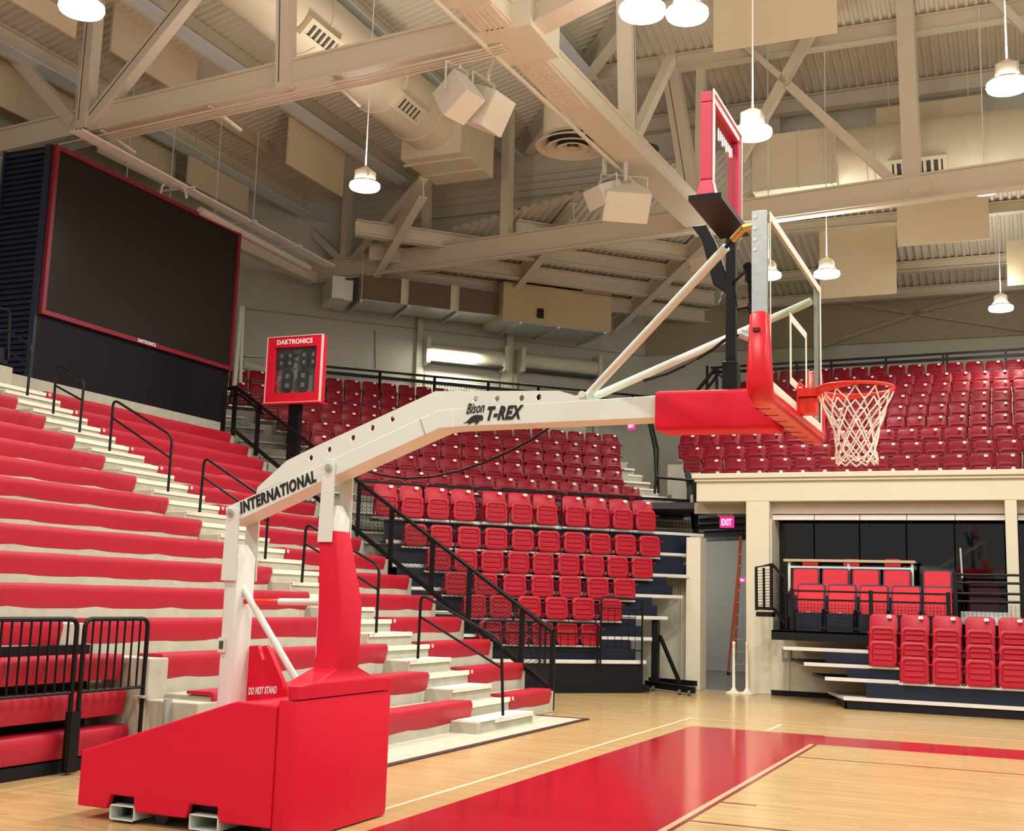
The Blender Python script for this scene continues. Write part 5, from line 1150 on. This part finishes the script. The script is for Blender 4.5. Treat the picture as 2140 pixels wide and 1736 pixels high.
# roll-up shutters in the corner wall
for i, (x0, x1, y0, yb_) in enumerate(((890, 1052, 722, 752), (1087, 1247, 741, 772))):
    n_ = -26.25; a, b = Pn(x0, 735+(x0-890)*.1, NC, n_), Pn(x1, 735+(x1-890)*.1, NC, n_); zc2 = (a.z+b.z)/2; ua, ub2 = a.dot(UC), b.dot(UC)
    t = thing('roller_shutter', f'roller shutter with round hood on the corner wall, {["left", "right"][i]} one of two', 'roller shutter', cor(n_, (ua+ub2)/2, 6))
    m = MB(); m.tube(cor(n_, ua, zc2), cor(n_, ub2, zc2), .24, 20); m.build('hood', CREAM, t, smooth=40)
    m = MB()
    for k in range(22): z = 6.2+k*.085; m.cbox(-26.45, -26.40, ua+.05, ub2-.05, z, z+.075)
    m.build('curtain', WALLC, t, bevel=.008); m = MB(); m.cbox(-26.45, n_+.2, ua+.05, ub2-.05, zc2-.29, zc2-.24); m.build('guide_rail', DGREY, t)
    for u in (ua, ub2): m = MB(); m.cbox(-26.5, n_+.3, u-.06, u+.06, zc2-.36, zc2+.36); m.build('end_plate', CREAM, t)
    for u in (ua-.1, ub2+.1): m = MB(); m.cbox(-26.5, -26.38, u-.08, u+.08, 6.0, zc2-.36); m.build('side_guide', WALLC, t)
struct(MB().cbox(-26.55, -26.32, Pn(872, 730, NC, -26.3).dot(UC), Pn(884, 730, NC, -26.3).dot(UC), 5.9, 9.6).build('column_4', WALLC))
struct(MB().cbox(-26.55, -26.36, Pn(1060, 730, NC, -26.3).dot(UC), Pn(1074, 730, NC, -26.3).dot(UC), 5.9, 9.6).build('column_5', CREAM))
# vertical pipe and short horizontal drum by the screen
t = thing('wall_pipe', 'pale vertical pipe on the wall right beside the video screen', 'pipe', P(497, 800, 'Y', 15.2))
m = MB(); m.tube(P(489, 812, 'Y', 15.0), P(503, 640, 'Y', 15.0), .06, 10); m.tube(P(502, 800, 'Y', 15.1), P(508, 640, 'Y', 15.1), .045, 10); m.build('pipe', WALLC, t, smooth=40)
t = thing('wall_drum', 'pale horizontal drum and shelf on the wall left of the small shot clock', 'drum', P(520, 765, 'Y', 17))
m = MB(); m.tube(P(503, 761, 'Y', 17.6), P(562, 778, 'Y', 18.6), .14, 16); m.build('drum', WALLC, t, smooth=40); m = MB(); m.bar(P(505, 744, 'Y', 17.6), P(556, 746, 'Y', 18.6), .3, .04); m.build('shelf', WALLC, t)
# cable tray over the screen
t = thing('cable_tray', 'hanging tray of pale conduits running over the video screen', 'cable tray', P(220, 303, 'Z', 10.1))
a, b = P(222, 304, 'Z', 10.1), P(690, 556, 'Z', 10.1)
for d in (-.14, -.05, .05, .14): m = MB(); m.tube(a+V((d, -.8, 0)), b+V((d, 0, 0)), .025, 8); m.build('conduit', OFFW, t)
for f_ in (.28, .55, .78): q = lerp(a, b, f_); m = MB(); m.box(q.x-.55, q.x+.3, q.y-.03, q.y+.03, q.z-.06, q.z-.02); m.build('bracket', OFFW, t)
a, b = P(418, 440, 'Z', 9.7), P(645, 560, 'Z', 9.7); m = MB(); m.tube(a, b, .09, 12); m.build('trunk_pipe', mat('pale_trunk', (.66, .6, .55), .5), t, smooth=40)
for f_ in (.1, .28, .43, .6, .75): q = lerp(V((-17, P(222, 304, 'Z', 10.1).y, 10.1)), b, f_); m = MB(); m.tube((q.x, q.y, 10.1), (q.x, q.y, 12.6), .01, 5); m.build('hanger_rod', OFFW, t)
m = MB(); m.path(round_path([P(335, 405, 'Z', 9.8), P(340, 385, 'Z', 10.1), P(358, 379, 'Z', 10.1), P(385, 392, 'Z', 10.1), P(390, 412, 'Z', 9.8)], .2), .03, 8); m.build('bend', OFFW, t, smooth=50)
# ---------------------------------------------------------------- loudspeakers
SPK = mat('speaker_case', (.80, .78, .70), .5); SPF = mat('speaker_grille', (.88, .86, .74), .6, var=.04, scale=200, bump=.1)
def speaker(t, c, f, w, h, d, back=.62):
    f = V(f).normalized(); r = f.cross(V((0, 0, 1))).normalized(); u = r.cross(f); c = V(c)
    q = lambda a, b, e, s: c+r*a*s*w/2+u*b*h/2+f*e
    lo = [[q(sa, sb, -d*.6, back) for sa, sb in ((1, 1), (-1, 1), (-1, -1), (1, -1))], [q(sa, sb, d*.05, 1) for sa, sb in ((1, 1), (-1, 1), (-1, -1), (1, -1))], [q(sa, sb, d*.4, 1) for sa, sb in ((1, 1), (-1, 1), (-1, -1), (1, -1))]]
    o = MB().loft(lo).build('cabinet', SPK, t, bevel=.01)
    m = MB(); m.loft([[q(sa*.97, sb*.97, d*.4+e, 1) for sa, sb in ((1, 1), (-1, 1), (-1, -1), (1, -1))] for e in (0, .012)]); m.build('front_grille', SPF, o)
    m = MB()
    for s in (-1, 1): m.bar(c+r*s*(w/2+.015)-f*.1, c+r*s*(w/2+.015)-f*.1+V((0, 0, h*.85)), .05, .012)
    m.bar(c+r*(w/2+.02)-f*.1+V((0, 0, h*.85)), c-r*(w/2+.02)-f*.1+V((0, 0, h*.85)), .05, .012); m.build('yoke', SPK, o)
    return o
z9 = 9.65
for (x, y, lab, f) in ((1018, 230, 'white loudspeaker under the central beam joint, right one with the bright face', RGT*.80-FWD*.50-V((0, 0, .42))), (958, 205, 'white loudspeaker under the central beam joint, left one behind its neighbour', RGT*.45-FWD*.35-V((0, 0, .75)))):
    q = P(x, y, 'Z', z9); t = thing('loudspeaker', lab, 'loudspeaker', q, 0, 'loudspeakers under the central joint'); speaker(t, q, f, *((.62, .62, .62) if x > 1000 else (.5, .56, .6)))
    m = MB(); m.tube(q+V((0, 0, .5)), V((q.x, q.y, 10.3)), .03, 8); m.tube(V((q.x, q.y, 10.3)), V((-6.4, 8.3, 10.35)), .03, 8); m.build('hanger', SPK, t)
for (x, y, z_, lab, f, w) in ((1306, 425, 9.9, 'white loudspeaker at the far end of the central beam, right one facing forward', -FWD*.85-V((0, 0, .55))+RGT*.12, .92), (1262, 408, 9.95, 'white loudspeaker at the far end of the central beam, left one turned away', -FWD*.4-RGT*.7-V((0, 0, .3)), .6)):
    q = P(x, y, 'Z', z_); q = CAM+(q-CAM)*(24.2/(q-CAM).length); t = thing('loudspeaker', lab, 'loudspeaker', q, 0, 'loudspeakers at the end of the central beam'); speaker(t, q, f, w, w*.68, .6)
    m = MB(); m.tube(q+V((0, 0, .45)), V((q.x, q.y, 10.4)), .05, 8); m.build('hanger', ALU, t)
q = P(1475, 553, 'Y', 21); t = thing('loudspeaker', 'flat tan loudspeaker box left of the black clock post', 'loudspeaker', q); m = MB(); m.hexa([q+V((-.35, -.1, -.2)), q+V((.35, -.1, -.12)), q+V((.3, .4, -.12)), q+V((-.35, .4, -.2)), q+V((-.4, -.15, .12)), q+V((.22, -.15, .2)), q+V((.2, .4, .2)), q+V((-.4, .4, .12))]); m.build('cabinet', mat('speaker_tan', (.55, .43, .28), .6), t); MB().tube(q+V((0, .1, .1)), q+V((0, .1, .7)), .03, 6).build('hanger', STEEL, t)
q = P(1357, 313, 'Y', 19.3); t = thing('spotlight', 'small black spotlight clamped beside the central beam', 'spotlight', q); m = MB(); m.tube(q+V((.16, -.06, -.05)), q+V((-.12, .1, .12)), [.13, .08][0], 14); m.build('lamp_body', DGREY, t, smooth=40); m = MB(); m.bar(q+V((-.12, .1, .1)), q+V((-.3, .1, .25)), .05, .02); m.build('bracket', DGREY, t)
# ---------------------------------------------------------------- lamps
def lamp(p, label=None, e=None, r=.29, group='hanging arena lamps'):
    x, y, z = p; t = thing('pendant_lamp', label or 'white hanging arena lamp', 'lamp', (x, y, z), 0, group)
    m = MB(); m.lathe((x, y, z), [(.0, -.03), (r*.6, -.025), (r*.94, .0), (r, .04), (r*.9, .11), (r*.62, .18), (0, .18)], 28); m.build('glass_bell', LAMP, t, smooth=50)
    m = MB(); m.lathe((x, y, z), [(r*.96, .085), (r*.985, .085), (r*.80, .14), (r*.77, .14)], 28); m.build('rim_band', ALU, t, smooth=50)
    m = MB(); m.loft([[V((x+a, y+b, z+h)) for a, b in rr(.30*s, .30*s, .03, 2)] for h, s in ((.18, 1.05), (.33, 1.05), (.42, .35))]); m.build('housing', LAMPH, t)
    zr = max(min(12.35+T*(x+19), 12.35+T*(28.5-y)), z+.8) if y < 21 else 10.68+T*(27.5-y)
    m = MB(); m.tube((x, y, z+.4), (x, y, zr), .012, 6); m.build('cord', OFFW, t)
    L_ = bpy.data.lights.new('lamp_light', 'AREA'); L_.shape = 'DISK'; L_.size = .5; L_.energy = e or LAMP_W; L_.color = (1, .94, .85)
    o = bpy.data.objects.new('lamp_light', L_); C.objects.link(o); o.location = (x, y, z-.04)
    if e == 261: return t
    L2_ = bpy.data.lights.new('lamp_uplight', 'AREA'); L2_.shape = 'DISK'; L2_.size = .5; L2_.energy = LAMP_UP*(e or LAMP_W)/LAMP_W; L2_.color = (1, .93, .80)
    o = bpy.data.objects.new('lamp_uplight', L2_); C.objects.link(o); o.location = (x, y, z+.46); o.rotation_euler = (PI, 0, 0)
    return t
LAMP_W = 265; LAMP_UP = 75
for x, y, z, lab in ((762, 394, 9.2, 'hanging lamp left of centre, alone beside the plenum'), (1573, 284, 8.6, 'bright hanging lamp behind the edge of the upper shot clock'), (2106, 186, 9, 'bright hanging lamp at the upper right edge'),
                     (1728, 577, 9, 'hanging lamp by the top far corner of the backboard'), (1606, 580, 9, 'hanging lamp seen through the backboard glass'), (2092, 648, 9, 'small hanging lamp at right above the far seats'),
                     (1342, 30, 8.8, 'bright lamp at the top edge, left of the pair'), (1436, 36, 9.5, 'bright lamp at the top edge, right of the pair'), (170, 24, 9, 'hanging lamp cut off by the top left edge')):
    lamp(P(x, y, 'Z', z), lab, 110 if x in (1728, 1606, 2092) else None)
lamp(P(2058, 401, 'Z', 10.5), 'lamp mostly hidden above the far truss chord at right', 261)
# the rest of the lamp grid over the court, outside the picture
for x in (-9.8, -3, 4, 11):
    for y in (-9, -3, 3, 9.3):
        if (x, y) in ((-9.8, 3), (-9.8, 9.3), (-3, 9.3)) : continue
        z = 9
        L_ = None
        lamp((x, y, z), 'hanging arena lamp outside the picture', 130 if y > 9 else None)
lamp((6, 16.5, 9), 'hanging arena lamp outside the picture', 90)
# service light behind the hanging duct washing the shutters
q = Pn(955, 700, NC, -25.6)
L_ = bpy.data.lights.new('service_light', 'AREA'); L_.energy = 60; L_.color = (1, .95, .8); L_.size = 1.6; L_.size_y = .15; L_.shape = 'RECTANGLE'
o = bpy.data.objects.new('service_light', L_); C.objects.link(o); p = cor(-25.75, q.dot(UC), 8.55); o.location = p; o.rotation_euler = (V((-.55*RT, .55*RT, -.83))).to_track_quat('-Z', 'Y').to_euler(); o.rotation_euler[2] = o.rotation_euler[2]
# unseen fill added to brighten the corridor, suite stays dark
for (p, e) in (((-7.4, 20.6, 2.7), 90),):
    L_ = bpy.data.lights.new('corridor_fill', 'POINT'); L_.energy = e; L_.color = (1, .96, .9); L_.shadow_soft_size = .15; o = bpy.data.objects.new('corridor_fill', L_); C.objects.link(o); o.location = p
# ---------------------------------------------------------------- world and exposure
w = bpy.data.worlds.new('world'); bpy.context.scene.world = w; w.use_nodes = True
w.node_tree.nodes['Background'].inputs[0].default_value = (1, .96, .90, 1); w.node_tree.nodes['Background'].inputs[1].default_value = .45
vs = bpy.context.scene.view_settings; vs.view_transform = 'Standard'; vs.look = 'None'; vs.gamma = 1; vs.exposure = 0
